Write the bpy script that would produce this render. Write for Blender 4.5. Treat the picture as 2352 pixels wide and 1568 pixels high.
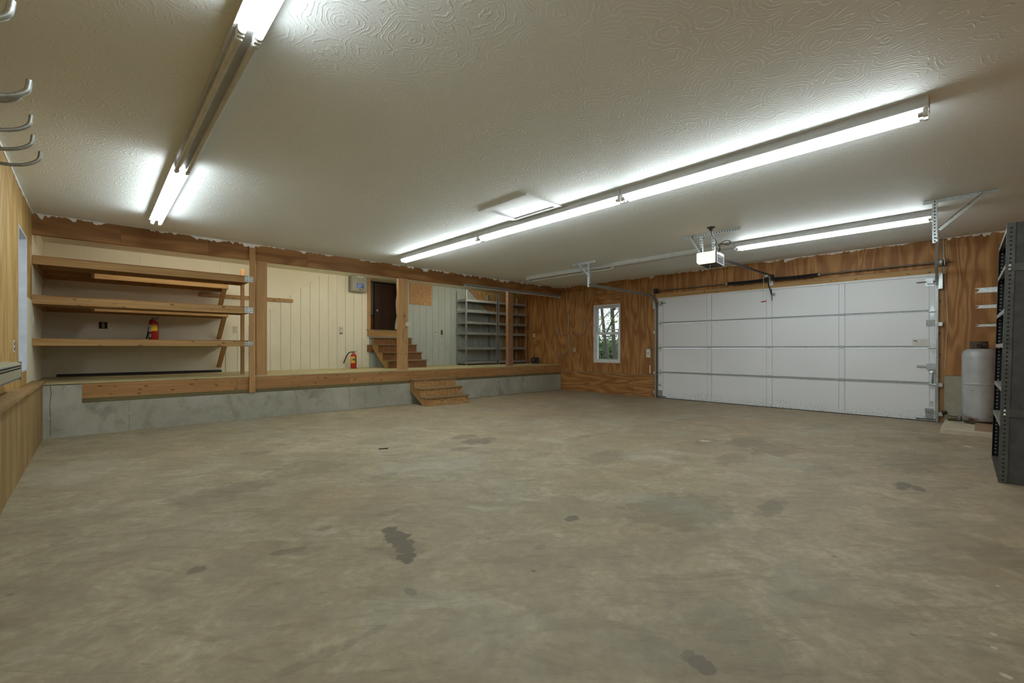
import bpy, bmesh, math, random
from mathutils import Vector, Matrix
random.seed(7)
for o in list(bpy.data.objects): bpy.data.objects.remove(o)
SC = bpy.context.scene
COL = SC.collection

# ---------------------------------------------------------------- camera
F, CX, HY, HC = 1023.0, 1176.0, 800.0, 1.22
TH = math.atan((2265 - 1176) / F)
CT, ST = math.cos(TH), math.sin(TH)
cam = bpy.data.cameras.new('camera')
camo = bpy.data.objects.new('camera', cam); COL.objects.link(camo)
cam.sensor_width = 36.0; cam.lens = F / 2352 * 36.0
cam.shift_y = (HY - 784) / 2352
cam.clip_start = 0.02; cam.clip_end = 300
camo.location = (0, 0, HC)
camo.rotation_euler = (math.pi / 2, 0, TH - math.pi / 2)
SC.camera = camo

def ray(x, y):
    a = (x - CX) / F; u = -(y - HY) / F
    return Vector((CT + a * ST, ST - a * CT, u))
C0 = Vector((0, 0, HC))
def onX(x, y, X): d = ray(x, y); return C0 + d * (X / d.x)
def onY(x, y, Y): d = ray(x, y); return C0 + d * (Y / d.y)
def onZ(x, y, Z): d = ray(x, y); return C0 + d * ((Z - HC) / d.z)

# ---------------------------------------------------------------- world, exposure
W = bpy.data.worlds.new('overcast'); SC.world = W; W.use_nodes = True
bg = W.node_tree.nodes['Background']
bg.inputs[0].default_value = (0.86, 0.93, 1.0, 1); bg.inputs[1].default_value = 1.5
SC.view_settings.view_transform = 'Standard'
SC.view_settings.look = 'None'
SC.view_settings.gamma = 1.0
SC.view_settings.use_curve_mapping = False
SC.view_settings.exposure = 0.0
TUBE_POWER = 33.0

# ---------------------------------------------------------------- material helpers
def newmat(name):
    m = bpy.data.materials.new(name); m.use_nodes = True
    nt = m.node_tree; b = nt.nodes['Principled BSDF']
    return m, nt, b
def nd(nt, typ, props=None, **ins):
    n = nt.nodes.new(typ)
    for k, v in (props or {}).items(): setattr(n, k, v)
    for k, v in ins.items():
        key = int(k[1:]) if (k[0] == 'i' and k[1:].isdigit()) else k.replace('_', ' ')
        s = n.inputs[key]
        if isinstance(v, bpy.types.NodeSocket): nt.links.new(v, s)
        else: s.default_value = v
    return n
def mth(nt, op, a, b=0.0, c=0.0, clamp=False):
    n = nt.nodes.new('ShaderNodeMath'); n.operation = op; n.use_clamp = clamp
    for i, v in enumerate((a, b, c)):
        if isinstance(v, bpy.types.NodeSocket): nt.links.new(v, n.inputs[i])
        else: n.inputs[i].default_value = v
    return n.outputs[0]
def mix(nt, fac, a, b, mode='MIX'):
    n = nt.nodes.new('ShaderNodeMix'); n.data_type = 'RGBA'; n.blend_type = mode
    for k, v in ((0, fac), (6, a), (7, b)):
        if isinstance(v, bpy.types.NodeSocket): nt.links.new(v, n.inputs[k])
        elif k == 0: n.inputs[k].default_value = v
        else: n.inputs[k].default_value = (*v, 1) if len(v) == 3 else v
    return n.outputs[2]
def ramp(nt, fac, stops):
    n = nt.nodes.new('ShaderNodeValToRGB'); nt.links.new(fac, n.inputs[0])
    e = n.color_ramp.elements
    while len(e) < len(stops): e.new(0.5)
    for i, (p, c) in enumerate(stops):
        e[i].position = p
        e[i].color = (c, c, c, 1) if isinstance(c, (int, float)) else (*c, 1)
    return n.outputs[0]
def smooth(nt, v, lo, hi):
    n = nd(nt, 'ShaderNodeMapRange', {'interpolation_type': 'SMOOTHSTEP'}, Value=v)
    n.inputs[1].default_value = lo; n.inputs[2].default_value = hi
    return n.outputs[0]
def coords(nt, scale, rnd=True, world=False):
    tc = nt.nodes.new('ShaderNodeTexCoord')
    v = tc.outputs['Object']
    if world: v = nt.nodes.new('ShaderNodeNewGeometry').outputs['Position']
    if rnd and not world:
        oi = nt.nodes.new('ShaderNodeObjectInfo')
        r = mth(nt, 'MULTIPLY', oi.outputs['Random'], 37.0)
        cmb = nd(nt, 'ShaderNodeCombineXYZ', None, X=r, Y=r, Z=r)
        v = nd(nt, 'ShaderNodeVectorMath', {'operation': 'ADD'}, i0=v, i1=cmb.outputs[0]).outputs[0]
    mp = nd(nt, 'ShaderNodeVectorMath', {'operation': 'MULTIPLY'}, i0=v); mp.inputs[1].default_value = scale
    return mp.outputs[0]
def noise(nt, vec, scale, detail=3.0, rough=0.55, dist=0.0):
    return nd(nt, 'ShaderNodeTexNoise', None, Vector=vec, Scale=scale, Detail=detail, Roughness=rough, Distortion=dist).outputs[0]
def voro(nt, vec, scale, feature='F1', rnd=1.0):
    return nd(nt, 'ShaderNodeTexVoronoi', {'feature': feature}, Vector=vec, Scale=scale, Randomness=rnd)
def bump(nt, b, h, strength, dist):
    n = nd(nt, 'ShaderNodeBump', None, Strength=strength, Distance=dist, Height=h)
    nt.links.new(n.outputs[0], b.inputs['Normal'])
def axs(axis, along, across):
    return tuple(along if a == axis else across for a in 'xyz')

def plain(name, c, rough=0.5, metal=0.0, grime=0.0, emit=None):
    m, nt, b = newmat(name)
    b.inputs['Roughness'].default_value = rough; b.inputs['Metallic'].default_value = metal
    v = coords(nt, (1, 1, 1))
    n = noise(nt, v, 9, 5, 0.6)
    k = 0.10 + grime
    col = mix(nt, ramp(nt, n, [(0.35, 0.0), (0.7, 1.0)]), tuple(x * (1 - k) for x in c), tuple(min(1, x * (1 + k * 0.5)) for x in c))
    nt.links.new(col, b.inputs['Base Color'])
    return m

def plywood(name, dark, light, axis='z', bands=9.0, fig=1.0):
    m, nt, b = newmat(name)
    v = coords(nt, axs(axis, 0.42, 2.6))
    n = noise(nt, v, 1.1 * fig, 2.0, 0.45, 0.5)
    w = mth(nt, 'PINGPONG', mth(nt, 'MULTIPLY', n, bands * 2.0), 1.0)
    w = smooth(nt, w, 0.12, 0.95)
    fib = noise(nt, coords(nt, axs(axis, 2.5, 110.0)), 1.0, 3, 0.6)
    big = noise(nt, coords(nt, (1, 1, 1)), 1.6, 2, 0.5)
    col = mix(nt, w, dark, light)
    col = mix(nt, mth(nt, 'MULTIPLY', ramp(nt, fib, [(0.35, 1.0), (0.62, 0.0)]), 0.45), col, tuple(x * 0.62 for x in dark))
    col = mix(nt, mth(nt, 'MULTIPLY', ramp(nt, big, [(0.35, 1.0), (0.65, 0.0)]), 0.35), col, tuple(x * 0.75 for x in dark))
    vk = voro(nt, coords(nt, axs(axis, 1.1, 3.0)), 1.0)
    kn = smooth(nt, vk.outputs['Distance'], 0.035, 0.012)
    col = mix(nt, mth(nt, 'MULTIPLY', kn, 0.6), col, tuple(x * 0.25 for x in dark))
    nt.links.new(col, b.inputs['Base Color'])
    b.inputs['Roughness'].default_value = 0.62
    bump(nt, b, mth(nt, 'ADD', fib, mth(nt, 'MULTIPLY', w, 0.5)), 0.12, 0.004)
    return m

def lumber(name, dark, light, axis='x', knots=1.0, grey=0.0):
    m, nt, b = newmat(name)
    g1 = noise(nt, coords(nt, axs(axis, 0.7, 26.0)), 1.0, 4, 0.6, 0.4)
    g2 = noise(nt, coords(nt, axs(axis, 3.0, 140.0)), 1.0, 2, 0.6)
    big = noise(nt, coords(nt, axs(axis, 0.6, 2.0)), 1.3, 2)
    col = mix(nt, ramp(nt, g1, [(0.32, 0.0), (0.66, 1.0)]), dark, light)
    col = mix(nt, mth(nt, 'MULTIPLY', ramp(nt, g2, [(0.4, 1.0), (0.6, 0.0)]), 0.28), col, tuple(x * 0.6 for x in dark))
    col = mix(nt, mth(nt, 'MULTIPLY', ramp(nt, big, [(0.35, 1.0), (0.6, 0.0)]), 0.4), col, tuple(x * 0.72 for x in dark))
    vk = voro(nt, coords(nt, axs(axis, 7.0, 15.0)), 1.0)
    sel = ramp(nt, vk.outputs['Color'], [(0.46, 0.0), (0.52, 1.0)])
    kn = mth(nt, 'MULTIPLY', smooth(nt, vk.outputs['Distance'], 0.27, 0.10), sel)
    col = mix(nt, mth(nt, 'MULTIPLY', kn, 0.78 * knots), col, tuple(x * 0.18 for x in dark))
    if grey: col = mix(nt, grey, col, (0.2, 0.19, 0.13))
    nt.links.new(col, b.inputs['Base Color'])
    b.inputs['Roughness'].default_value = 0.66
    bump(nt, b, g1, 0.15, 0.003)
    return m

def osb(name, tint=(1, 1, 1), k=1.0):
    m, nt, b = newmat(name)
    v = coords(nt, (1, 1, 1))
    wob = nd(nt, 'ShaderNodeTexNoise', None, Vector=v, Scale=7.0, Detail=1.0).outputs[1]
    vv = nd(nt, 'ShaderNodeVectorMath', {'operation': 'MULTIPLY_ADD'}, i0=wob); vv.inputs[1].default_value = (0.12, 0.12, 0.12)
    nt.links.new(v, vv.inputs[2])
    def fl(sc):
        mp = nd(nt, 'ShaderNodeVectorMath', {'operation': 'MULTIPLY'}, i0=vv.outputs[0]); mp.inputs[1].default_value = sc
        return voro(nt, mp.outputs[0], 1.0 * k)
    a = fl((18, 18, 85)); c = fl((70, 70, 22))
    sel = ramp(nt, a.outputs['Distance'], [(0.42, 0.0), (0.46, 1.0)])
    va = ramp(nt, a.outputs['Color'], [(0.1, (0.26, 0.125, 0.04)), (0.45, (0.42, 0.225, 0.085)), (0.8, (0.56, 0.33, 0.14)), (1.0, (0.68, 0.46, 0.22))])
    vb = ramp(nt, c.outputs['Color'], [(0.1, (0.28, 0.14, 0.045)), (0.5, (0.44, 0.24, 0.09)), (1.0, (0.62, 0.39, 0.18))])
    col = mix(nt, sel, va, vb)
    col = mix(nt, 1.0, col, tint, 'MULTIPLY')
    nt.links.new(col, b.inputs['Base Color'])
    b.inputs['Roughness'].default_value = 0.6
    bump(nt, b, a.outputs['Distance'], 0.2, 0.004)
    return m

def galv(name, c=(0.48, 0.52, 0.53), rough=0.42, metal=0.75):
    m, nt, b = newmat(name)
    v = coords(nt, (1, 1, 1))
    vo = voro(nt, v, 55)
    n = noise(nt, v, 14, 4)
    col = mix(nt, ramp(nt, vo.outputs['Color'], [(0.1, 0.0), (0.9, 1.0)]), tuple(x * 0.8 for x in c), tuple(x * 1.12 for x in c))
    col = mix(nt, mth(nt, 'MULTIPLY', ramp(nt, n, [(0.4, 0.0), (0.75, 1.0)]), 0.35), col, tuple(x * 0.55 for x in c))
    nt.links.new(col, b.inputs['Base Color'])
    b.inputs['Metallic'].default_value = metal; b.inputs['Roughness'].default_value = rough
    return m

def emis(name, c, s):
    m = bpy.data.materials.new(name); m.use_nodes = True; nt = m.node_tree
    nt.nodes.clear()
    e = nd(nt, 'ShaderNodeEmission', None, Color=(*c, 1), Strength=s)
    o = nt.nodes.new('ShaderNodeOutputMaterial'); nt.links.new(e.outputs[0], o.inputs[0])
    return m

def siding(name, c, dirt):
    m, nt, b = newmat(name)
    fib = noise(nt, coords(nt, (70, 70, 2.2)), 1.0, 4, 0.65)
    big = noise(nt, coords(nt, (1.5, 1.5, 1.0)), 1.4, 4, 0.6)
    sp = voro(nt, coords(nt, (5, 5, 3)), 1.6)
    col = mix(nt, mth(nt, 'MULTIPLY', ramp(nt, fib, [(0.35, 1.0), (0.6, 0.0)]), 0.16), c, dirt)
    col = mix(nt, mth(nt, 'MULTIPLY', ramp(nt, big, [(0.5, 0.0), (0.75, 1.0)]), 0.28), col, dirt)
    col = mix(nt, smooth(nt, sp.outputs['Distance'], 0.045, 0.02), col, tuple(x * 0.3 for x in dirt))
    nt.links.new(col, b.inputs['Base Color'])
    b.inputs['Roughness'].default_value = 0.72
    bump(nt, b, fib, 0.12, 0.004)
    return m

def concrete(name, a, c, dark, scale=1.0, pits=True):
    m, nt, b = newmat(name)
    v = coords(nt, (1, 1, 1), world=True)
    n1 = noise(nt, v, 1.1 * scale, 5, 0.6, 0.6)
    n2 = noise(nt, v, 6 * scale, 6, 0.68)
    n3 = noise(nt, v, 60, 3, 0.6)
    st = noise(nt, coords(nt, (1.6, 1.6, 1.1), world=True), 1.7, 4, 0.6, 0.8)
    col = mix(nt, ramp(nt, n1, [(0.32, 0.0), (0.68, 1.0)]), a, c)
    col = mix(nt, mth(nt, 'MULTIPLY', ramp(nt, n2, [(0.42, 0.0), (0.72, 1.0)]), 0.35), col, tuple(x * 0.62 for x in a))
    col = mix(nt, mth(nt, 'MULTIPLY', ramp(nt, st, [(0.54, 0.0), (0.72, 1.0)]), 0.75), col, dark)
    col = mix(nt, mth(nt, 'MULTIPLY', n3, 0.2), col, tuple(x * 0.7 for x in a))
    h = n2
    if pits:
        pv = voro(nt, v, 16)
        p = mth(nt, 'MULTIPLY', smooth(nt, pv.outputs['Distance'], 0.14, 0.06), ramp(nt, pv.outputs['Color'], [(0.66, 0.0), (0.7, 1.0)]))
        col = mix(nt, mth(nt, 'MULTIPLY', p, 0.8), col, tuple(x * 0.25 for x in dark))
    nt.links.new(col, b.inputs['Base Color'])
    b.inputs['Roughness'].default_value = 0.75
    bump(nt, b, h, 0.25, 0.012)
    return m

# stains: pixel centre on the floor, half-widths in metres along two axes, strength
STAINS = [(892, 1218, .06, .06, 1.0), (906, 1226, .07, .06, 1.0), (916, 1236, .075, .07, 1.0), (926, 1248, .08, .07, 1.), (932, 1262, .07, .07, 1.0), (936, 1277, .06, .06, 1.), (939, 1286, .035, .04, .95), (930, 1262, .14, .12, .4), (550, 1120, .25, .2, .4), (480, 1140, .3, .25, .35), (1100, 1012, 0.25, 0.20, .75), (1068, 1003, .20, .14, .6), (1312, 1190, 0.06, 0.05, .8),
          (1060, 1030, 0.16, 0.10, .5), (2075, 1115, 0.16, 0.06, .8), (2110, 1122, .1, .05, .7), (1580, 1507, .05, .03, .6), (1600, 1518, 0.05, 0.03, .75), (1622, 1532, .045, .03, .7), (2352, 1290, .2, .3, .3), (1650, 1480, .35, .3, .2), (1550, 1170, .5, .3, .35), (1640, 1180, .3, .12, .35), (2100, 1060, .6, .3, .3), (1900, 1080, .4, .2, .25), (700, 1075, .4, .3, .3), (870, 1010, .3, .2, .25), (455, 1308, 0.055, 0.045, .7), (945, 1360, 0.03, 0.05, .6),
          (640, 1268, 0.06, 0.04, .6), (680, 1262, .06, .04, .5), (1450, 1162, 0.05, 0.05, .4), (1425, 1165, .04, .04, .45), (1460, 1190, .05, .05, .3), (1390, 1050, 0.35, 0.22, .35), (1770, 1165, 0.28, 0.08, .5), (1715, 1015, 0.4, 0.2, .45), (1780, 1030, .5, .3, .4),
          (1620, 1015, .3, .12, .3), (740, 1215, 0.06, 0.04, .45), (600, 1040, 0.12, 0.1, .35), (885, 1092, 0.14, 0.08, .3), (1680, 1055, .3, .15, .3), (870, 1260, .08, .07, .28), (715, 1262, .1, .05, .3), (890, 1178, .1, .05, .32), (830, 1165, .09, .06, .28),
          (1226, 1311, .02, .02, .7), (1240, 1255, .05, .03, .3), (1560, 1050, .2, .1, .25), (1330, 1005, .3, .1, .3), (1240, 1045, .2, .1, .25), (2140, 1010, .3, .15, .35), (2050, 1010, .4, .2, .25), (575, 1040, .1, .1, .3), (750, 1500, .25, .03, .3)]
def floor_mat():
    m, nt, b = newmat('garage_floor_concrete')
    v = coords(nt, (1, 1, 1), world=True)
    n1 = noise(nt, v, 0.55, 4, 0.55, 0.8)
    n2 = noise(nt, v, 2.6, 7, 0.66, 0.9)
    n3 = noise(nt, v, 17, 6, 0.7, 0.3)
    n4 = noise(nt, v, 130, 3, 0.6)
    sep = nd(nt, 'ShaderNodeSeparateXYZ', None, Vector=v)
    base = mix(nt, ramp(nt, n1, [(0.3, 0.0), (0.7, 1.0)]), (0.310, 0.262, 0.160), (0.455, 0.400, 0.265))
    rust_bounce = smooth(nt, mth(nt, 'ADD', sep.outputs[0], mth(nt, 'MULTIPLY', n2, 5.0)), 4.0, 9.5)  # real staining plus reddish plywood bounce light, both put into the floor colour
    base = mix(nt, mth(nt, 'MULTIPLY', rust_bounce, 0.55), base, (0.38, 0.265, 0.185))
    col = mix(nt, mth(nt, 'MULTIPLY', ramp(nt, n2, [(0.38, 1.0), (0.60, 0.0)]), 0.62), base, (0.205, 0.163, 0.096))
    col = mix(nt, mth(nt, 'MULTIPLY', ramp(nt, n2, [(0.56, 0.0), (0.80, 1.0)]), 0.55), col, (0.50, 0.47, 0.36))
    col = mix(nt, mth(nt, 'MULTIPLY', ramp(nt, n3, [(0.40, 1.0), (0.62, 0.0)]), 0.40), col, (0.18, 0.145, 0.088))
    col = mix(nt, mth(nt, 'MULTIPLY', n4, 0.16), col, (0.50, 0.45, 0.35))
    # swept streaks across the slab
    rot = nd(nt, 'ShaderNodeVectorRotate', {'rotation_type': 'Z_AXIS'}, Vector=v); rot.inputs['Angle'].default_value = math.pi / 2 - TH
    mp = nd(nt, 'ShaderNodeVectorMath', {'operation': 'MULTIPLY'}, i0=rot.outputs[0]); mp.inputs[1].default_value = (1.3, 4.0, 1)
    sk = noise(nt, mp.outputs[0], 1.5, 6, 0.65, 1.2)
    col = mix(nt, mth(nt, 'MULTIPLY', ramp(nt, sk, [(0.50, 0.0), (0.66, 1.0)]), 0.50), col, (0.185, 0.145, 0.088))
    wob = noise(nt, v, 9, 4, 0.6)
    wv = mth(nt, 'MULTIPLY', mth(nt, 'SUBTRACT', wob, 0.5), 2.2)
    tot = None
    for (px, py, rx, ry, s) in STAINS:
        p = onZ(px, py, 0)
        dx = mth(nt, 'DIVIDE', mth(nt, 'SUBTRACT', sep.outputs[0], p.x), rx)
        dy = mth(nt, 'DIVIDE', mth(nt, 'SUBTRACT', sep.outputs[1], p.y), ry)
        d = mth(nt, 'ADD', mth(nt, 'SQRT', mth(nt, 'ADD', mth(nt, 'MULTIPLY', dx, dx), mth(nt, 'MULTIPLY', dy, dy))), wv)
        k = mth(nt, 'MULTIPLY', smooth(nt, d, 1.12, 0.72), s)
        tot = k if tot is None else mth(nt, 'MAXIMUM', tot, k)
    col = mix(nt, mth(nt, 'MULTIPLY', tot, 0.8), col, (0.075, 0.062, 0.046))
    for (px, py, rx, ry) in ((2312, 1552, .045, .02), (2292, 1345, .03, .012), (2280, 1455, .02, .01), (2283, 1487, .02, .008), (1620, 1012, .12, .035), (2225, 1025, .10, .03)):
        p = onZ(px, py, 0)
        rxn = mth(nt, 'DIVIDE', mth(nt, 'SUBTRACT', sep.outputs[0], p.x), rx * .6); ryn = mth(nt, 'DIVIDE', mth(nt, 'SUBTRACT', sep.outputs[1], p.y), rx * .6)
        d = mth(nt, 'ADD', mth(nt, 'SQRT', mth(nt, 'ADD', mth(nt, 'MULTIPLY', rxn, rxn), mth(nt, 'MULTIPLY', ryn, ryn))), mth(nt, 'MULTIPLY', wv, 1.6))
        col = mix(nt, mth(nt, 'MULTIPLY', smooth(nt, d, 0.9, 0.6), .8), col, (0.62, 0.54, 0.42))
    # small drips, scratches and rusty tints
    dr = voro(nt, v, 4.5)
    dm = mth(nt, 'MULTIPLY', smooth(nt, dr.outputs['Distance'], 0.075, 0.045), ramp(nt, dr.outputs['Color'], [(0.60, 0.0), (0.66, 1.0)]))
    col = mix(nt, mth(nt, 'MULTIPLY', dm, 0.55), col, (0.11, 0.092, 0.066))
    sc1 = nd(nt, 'ShaderNodeVectorMath', {'operation': 'MULTIPLY'}, i0=rot.outputs[0]); sc1.inputs[1].default_value = (2.2, 26.0, 1)
    s1 = noise(nt, sc1.outputs[0], 1.0, 4, 0.7, 2.5)
    col = mix(nt, mth(nt, 'MULTIPLY', ramp(nt, s1, [(0.60, 0.0), (0.68, 1.0)]), 0.5), col, (0.15, 0.125, 0.085))
    tn = noise(nt, v, 0.9, 3, 0.6, 0.5)
    col = mix(nt, mth(nt, 'MULTIPLY', ramp(nt, tn, [(0.56, 0.0), (0.72, 1.0)]), 0.30), col, (0.40, 0.27, 0.13))
    col = mix(nt, mth(nt, 'MULTIPLY', ramp(nt, tn, [(0.28, 1.0), (0.44, 0.0)]), 0.30), col, (0.36, 0.39, 0.34))
    sp2 = noise(nt, v, 260, 2, .7)
    col = mix(nt, mth(nt, 'MULTIPLY', ramp(nt, sp2, [(0.62, 0.0), (0.72, 1.0)]), 0.30), col, (0.13, 0.11, 0.08))
    nt.links.new(col, b.inputs['Base Color'])
    rg = mth(nt, 'ADD', 0.46, mth(nt, 'MULTIPLY', n2, 0.3))
    nt.links.new(rg, b.inputs['Roughness'])
    bump(nt, b, mth(nt, 'ADD', n3, n2), 0.10, 0.01)
    return m

def ceiling_mat():
    m, nt, b = newmat('stomped_ceiling_paint')
    v = coords(nt, (1, 1, 1), world=True)
    wob = nd(nt, 'ShaderNodeTexNoise', None, Vector=v, Scale=5.0, Detail=2.0).outputs[1]
    vv = nd(nt, 'ShaderNodeVectorMath', {'operation': 'MULTIPLY_ADD'}, i0=wob); vv.inputs[1].default_value = (0.16, 0.16, 0.16)
    nt.links.new(v, vv.inputs[2])
    vo = voro(nt, vv.outputs[0], 3.4)
    rip = mth(nt, 'SINE', mth(nt, 'MULTIPLY', vo.outputs['Distance'], 62.0))
    brk = noise(nt, v, 16, 4, 0.65)
    rid = mth(nt, 'MULTIPLY', smooth(nt, rip, 0.35, 0.95), ramp(nt, brk, [(0.42, 0.0), (0.6, 1.0)]))
    n1 = noise(nt, v, 0.8, 3)
    col = mix(nt, n1, (0.80, 0.84, 0.835), (0.86, 0.895, 0.885))
    n2 = noise(nt, v, 70, 3)
    nt.links.new(col, b.inputs['Base Color'])
    b.inputs['Roughness'].default_value = 0.6
    bump(nt, b, mth(nt, 'ADD', rid, mth(nt, 'MULTIPLY', n2, 0.35)), 0.6, 0.004)
    return m

M = {}
OR_D, OR_L = (0.300, 0.125, 0.030), (0.520, 0.265, 0.085)
M['ply'] = plywood('fir_plywood', OR_D, OR_L, 'z')
M['ply_h'] = plywood('fir_plywood_level_grain', OR_D, OR_L, 'y')
M['ply_beam'] = plywood('fir_plywood_beam', (0.26, 0.115, 0.030), (0.44, 0.215, 0.068), 'x', 6, 0.8)
M['ply_left'] = plywood('pale_plywood', (0.42, 0.25, 0.075), (0.62, 0.42, 0.165), 'z', 7)
M['ply_low'] = plywood('birch_plywood', (0.27, 0.165, 0.055), (0.40, 0.265, 0.105), 'z', 4, 0.6)
M['lum_x'] = lumber('framing_lumber_x', (0.37, 0.200, 0.065), (0.56, 0.345, 0.135), 'x')
M['lum_y'] = lumber('framing_lumber_y', (0.37, 0.200, 0.065), (0.56, 0.345, 0.135), 'y')
M['lum_z'] = lumber('framing_lumber_z', (0.42, 0.225, 0.085), (0.56, 0.335, 0.145), 'z', .9)
M['post_dark'] = lumber('reddish_post_lumber', (0.26, 0.125, 0.06), (0.38, 0.205, 0.105), 'z', .8)
M['rim_x'] = lumber('rim_lumber', (0.36, 0.175, 0.058), (0.50, 0.275, 0.105), 'x', .9)
M['sill_x'] = lumber('treated_lumber', (0.13, 0.105, 0.04), (0.20, 0.16, 0.065), 'x', .4)
M['deck'] = lumber('deck_plywood', (0.44, 0.37, 0.18), (0.62, 0.54, 0.30), 'x', .15)
M['ledge_y'] = lumber('ledge_lumber', (0.26, 0.15, 0.05), (0.40, 0.25, 0.10), 'y', .5)
M['osb'] = osb('oriented_strand_board')
M['osb_dark'] = osb('oriented_strand_board_dark', (0.46, 0.37, 0.31))
M['tread'] = lumber('stair_tread_wood', (0.22, 0.14, 0.06), (0.36, 0.25, 0.12), 'x', .3)
M['stringer'] = lumber('stringer_lumber', (0.32, 0.18, 0.055), (0.50, 0.31, 0.115), 'z', .4)
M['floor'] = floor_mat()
M['ceil'] = ceiling_mat()
M['conc'] = concrete('foundation_concrete', (0.35, 0.345, 0.28), (0.52, 0.515, 0.44), (0.19, 0.165, 0.12))
M['conc2'] = concrete('foundation_concrete_tan', (0.32, 0.28, 0.205), (0.42, 0.38, 0.29), (0.23, 0.19, 0.13), 2.0)
M['paver'] = concrete('paver_concrete', (0.52, 0.44, 0.32), (0.62, 0.55, 0.42), (0.34, 0.27, 0.18), 2.5)
M['white_wall'] = siding('cream_drywall', (0.82, 0.78, 0.62), (0.72, 0.66, 0.50))
M['white_plank'] = siding('cream_siding', (0.82, 0.79, 0.64), (0.60, 0.55, 0.42))
M['grey_plank'] = siding('grey_green_siding', (0.46, 0.51, 0.47), (0.26, 0.28, 0.25))
M['hall_grey'] = siding('grey_drywall', (0.20, 0.21, 0.205), (0.15, 0.155, 0.15))
M['compound'] = plain('joint_compound', (0.86, 0.82, 0.77), 0.85, 0, .12)
M['white'] = plain('white_enamel', (0.74, 0.76, 0.76), 0.4)
M['vinyl'] = plain('white_vinyl', (0.72, 0.73, 0.75), 0.35)
M['jamb'] = plain('window_jamb_paint', (0.70, 0.75, 0.82), 0.5)
M['fixture'] = plain('fixture_enamel', (0.62, 0.63, 0.62), 0.4)
M['deadtube'] = plain('unlit_tube', (0.60, 0.585, 0.53), 0.3)
M['tube'] = emis('lit_tube', (0.89, 0.985, 1.0), TUBE_POWER)
M['tube_dim'] = emis('old_dim_tube', (1.0, 0.97, 0.82), TUBE_POWER * 1.15)
M['lens'] = emis('lit_opener_lens', (1.0, 0.78, 0.52), 1.9)
M['cap'] = plain('tube_cap_aluminium', (0.62, 0.62, 0.62), 0.3, .6)
M['socket'] = plain('lamp_holder_white', (0.68, 0.68, 0.66), 0.5)
M['galv'] = galv('galvanised_steel')
M['galv_dark'] = galv('grey_shelf_steel', (0.36, 0.38, 0.37), .5, .55)
M['galv_lt'] = galv('bright_zinc', (0.66, 0.74, 0.76), .32, .7)
M['pipe'] = galv('hook_conduit', (0.40, 0.42, 0.40), .42, .8)
M['track'] = galv('track_steel', (0.42, 0.44, 0.43), .4, .8)
M['black'] = plain('black_rubber', (0.018, 0.018, 0.02), 0.5)
M['blackmetal'] = plain('black_spring_steel', (0.03, 0.03, 0.033), 0.38, .4)
M['rod'] = plain('torsion_rod_steel', (0.16, 0.14, 0.12), 0.4, .8)
M['hole'] = plain('punched_hole_shadow', (0.02, 0.02, 0.02), .9)
M['hole_lt'] = plain('wire_grey', (0.45, 0.45, 0.45), .6)
M['red'] = plain('extinguisher_red', (0.42, 0.022, 0.018), 0.3)
M['yellow'] = plain('label_yellow', (0.75, 0.55, 0.03), 0.5)
M['paper'] = plain('label_white', (0.68, 0.68, 0.64), 0.6)
M['ink'] = plain('label_ink', (0.12, 0.12, 0.12), 0.7)
M['redink'] = plain('label_red', (0.55, 0.04, 0.03), 0.6)
M['blue'] = plain('label_blue', (0.02, 0.12, 0.45), 0.5)
M['ivory'] = plain('ivory_plastic', (0.62, 0.57, 0.43), 0.5)
M['panelgrey'] = plain('electrical_enclosure', (0.27, 0.27, 0.22), 0.45, .2)
M['heater'] = plain('heater_enamel', (0.36, 0.35, 0.25), 0.4)
M['rackgrey'] = plain('rack_grey_enamel', (0.115, 0.128, 0.122), 0.5, .2, .15)
M['rackblue'] = plain('rack_blue_enamel', (0.016, 0.026, 0.038), 0.45, .2, .15)
M['rackpanel'] = plain('rack_panel_charcoal', (0.085, 0.087, 0.087), 0.75, 0, .2)
M['rackshelf'] = galv('rack_shelf_worn_steel', (0.33, 0.31, 0.28), .5, .5)
M['rustwood'] = lumber('paver_board', (0.26, 0.16, 0.085), (0.40, 0.27, 0.16), 'y', .2)
M['brass'] = plain('tarnished_brass', (0.20, 0.17, 0.10), 0.4, .7)
M['collar'] = plain('tank_collar_rusty', (0.085, 0.06, 0.04), 0.65, .3, .2)
M['browndoor'] = plywood('dark_walnut_door', (0.045, 0.02, 0.008), (0.085, 0.042, 0.018), 'z', 3, .6)
M['cordtan'] = plain('tan_cord', (0.55, 0.40, 0.26), .6)
def tank_mat():
    m, nt, b = newmat('tank_silver_paint')
    v = coords(nt, (1, 1, 1), rnd=False)
    n = noise(nt, v, 5, 5, .65); sc = noise(nt, coords(nt, (10, 10, 46), rnd=False), 1, 3, .6, .4)
    sep = nd(nt, 'ShaderNodeSeparateXYZ', None, Vector=v)
    col = mix(nt, ramp(nt, n, [(.3, 0.), (.7, 1.)]), (.36, .37, .37), (.46, .47, .47))
    col = mix(nt, mth(nt, 'MULTIPLY', ramp(nt, sc, [(.66, 0.), (.72, 1.)]), .7), col, (.10, .09, .08))
    r = mth(nt, 'MULTIPLY', smooth(nt, sep.outputs[2], .16, .02), ramp(nt, n, [(.45, 0.), (.6, 1.)]))
    col = mix(nt, r, col, (.12, .05, .025))
    nt.links.new(col, b.inputs['Base Color']); b.inputs['Roughness'].default_value = .42; b.inputs['Metallic'].default_value = .12
    return m
M['tank'] = tank_mat()
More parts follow.
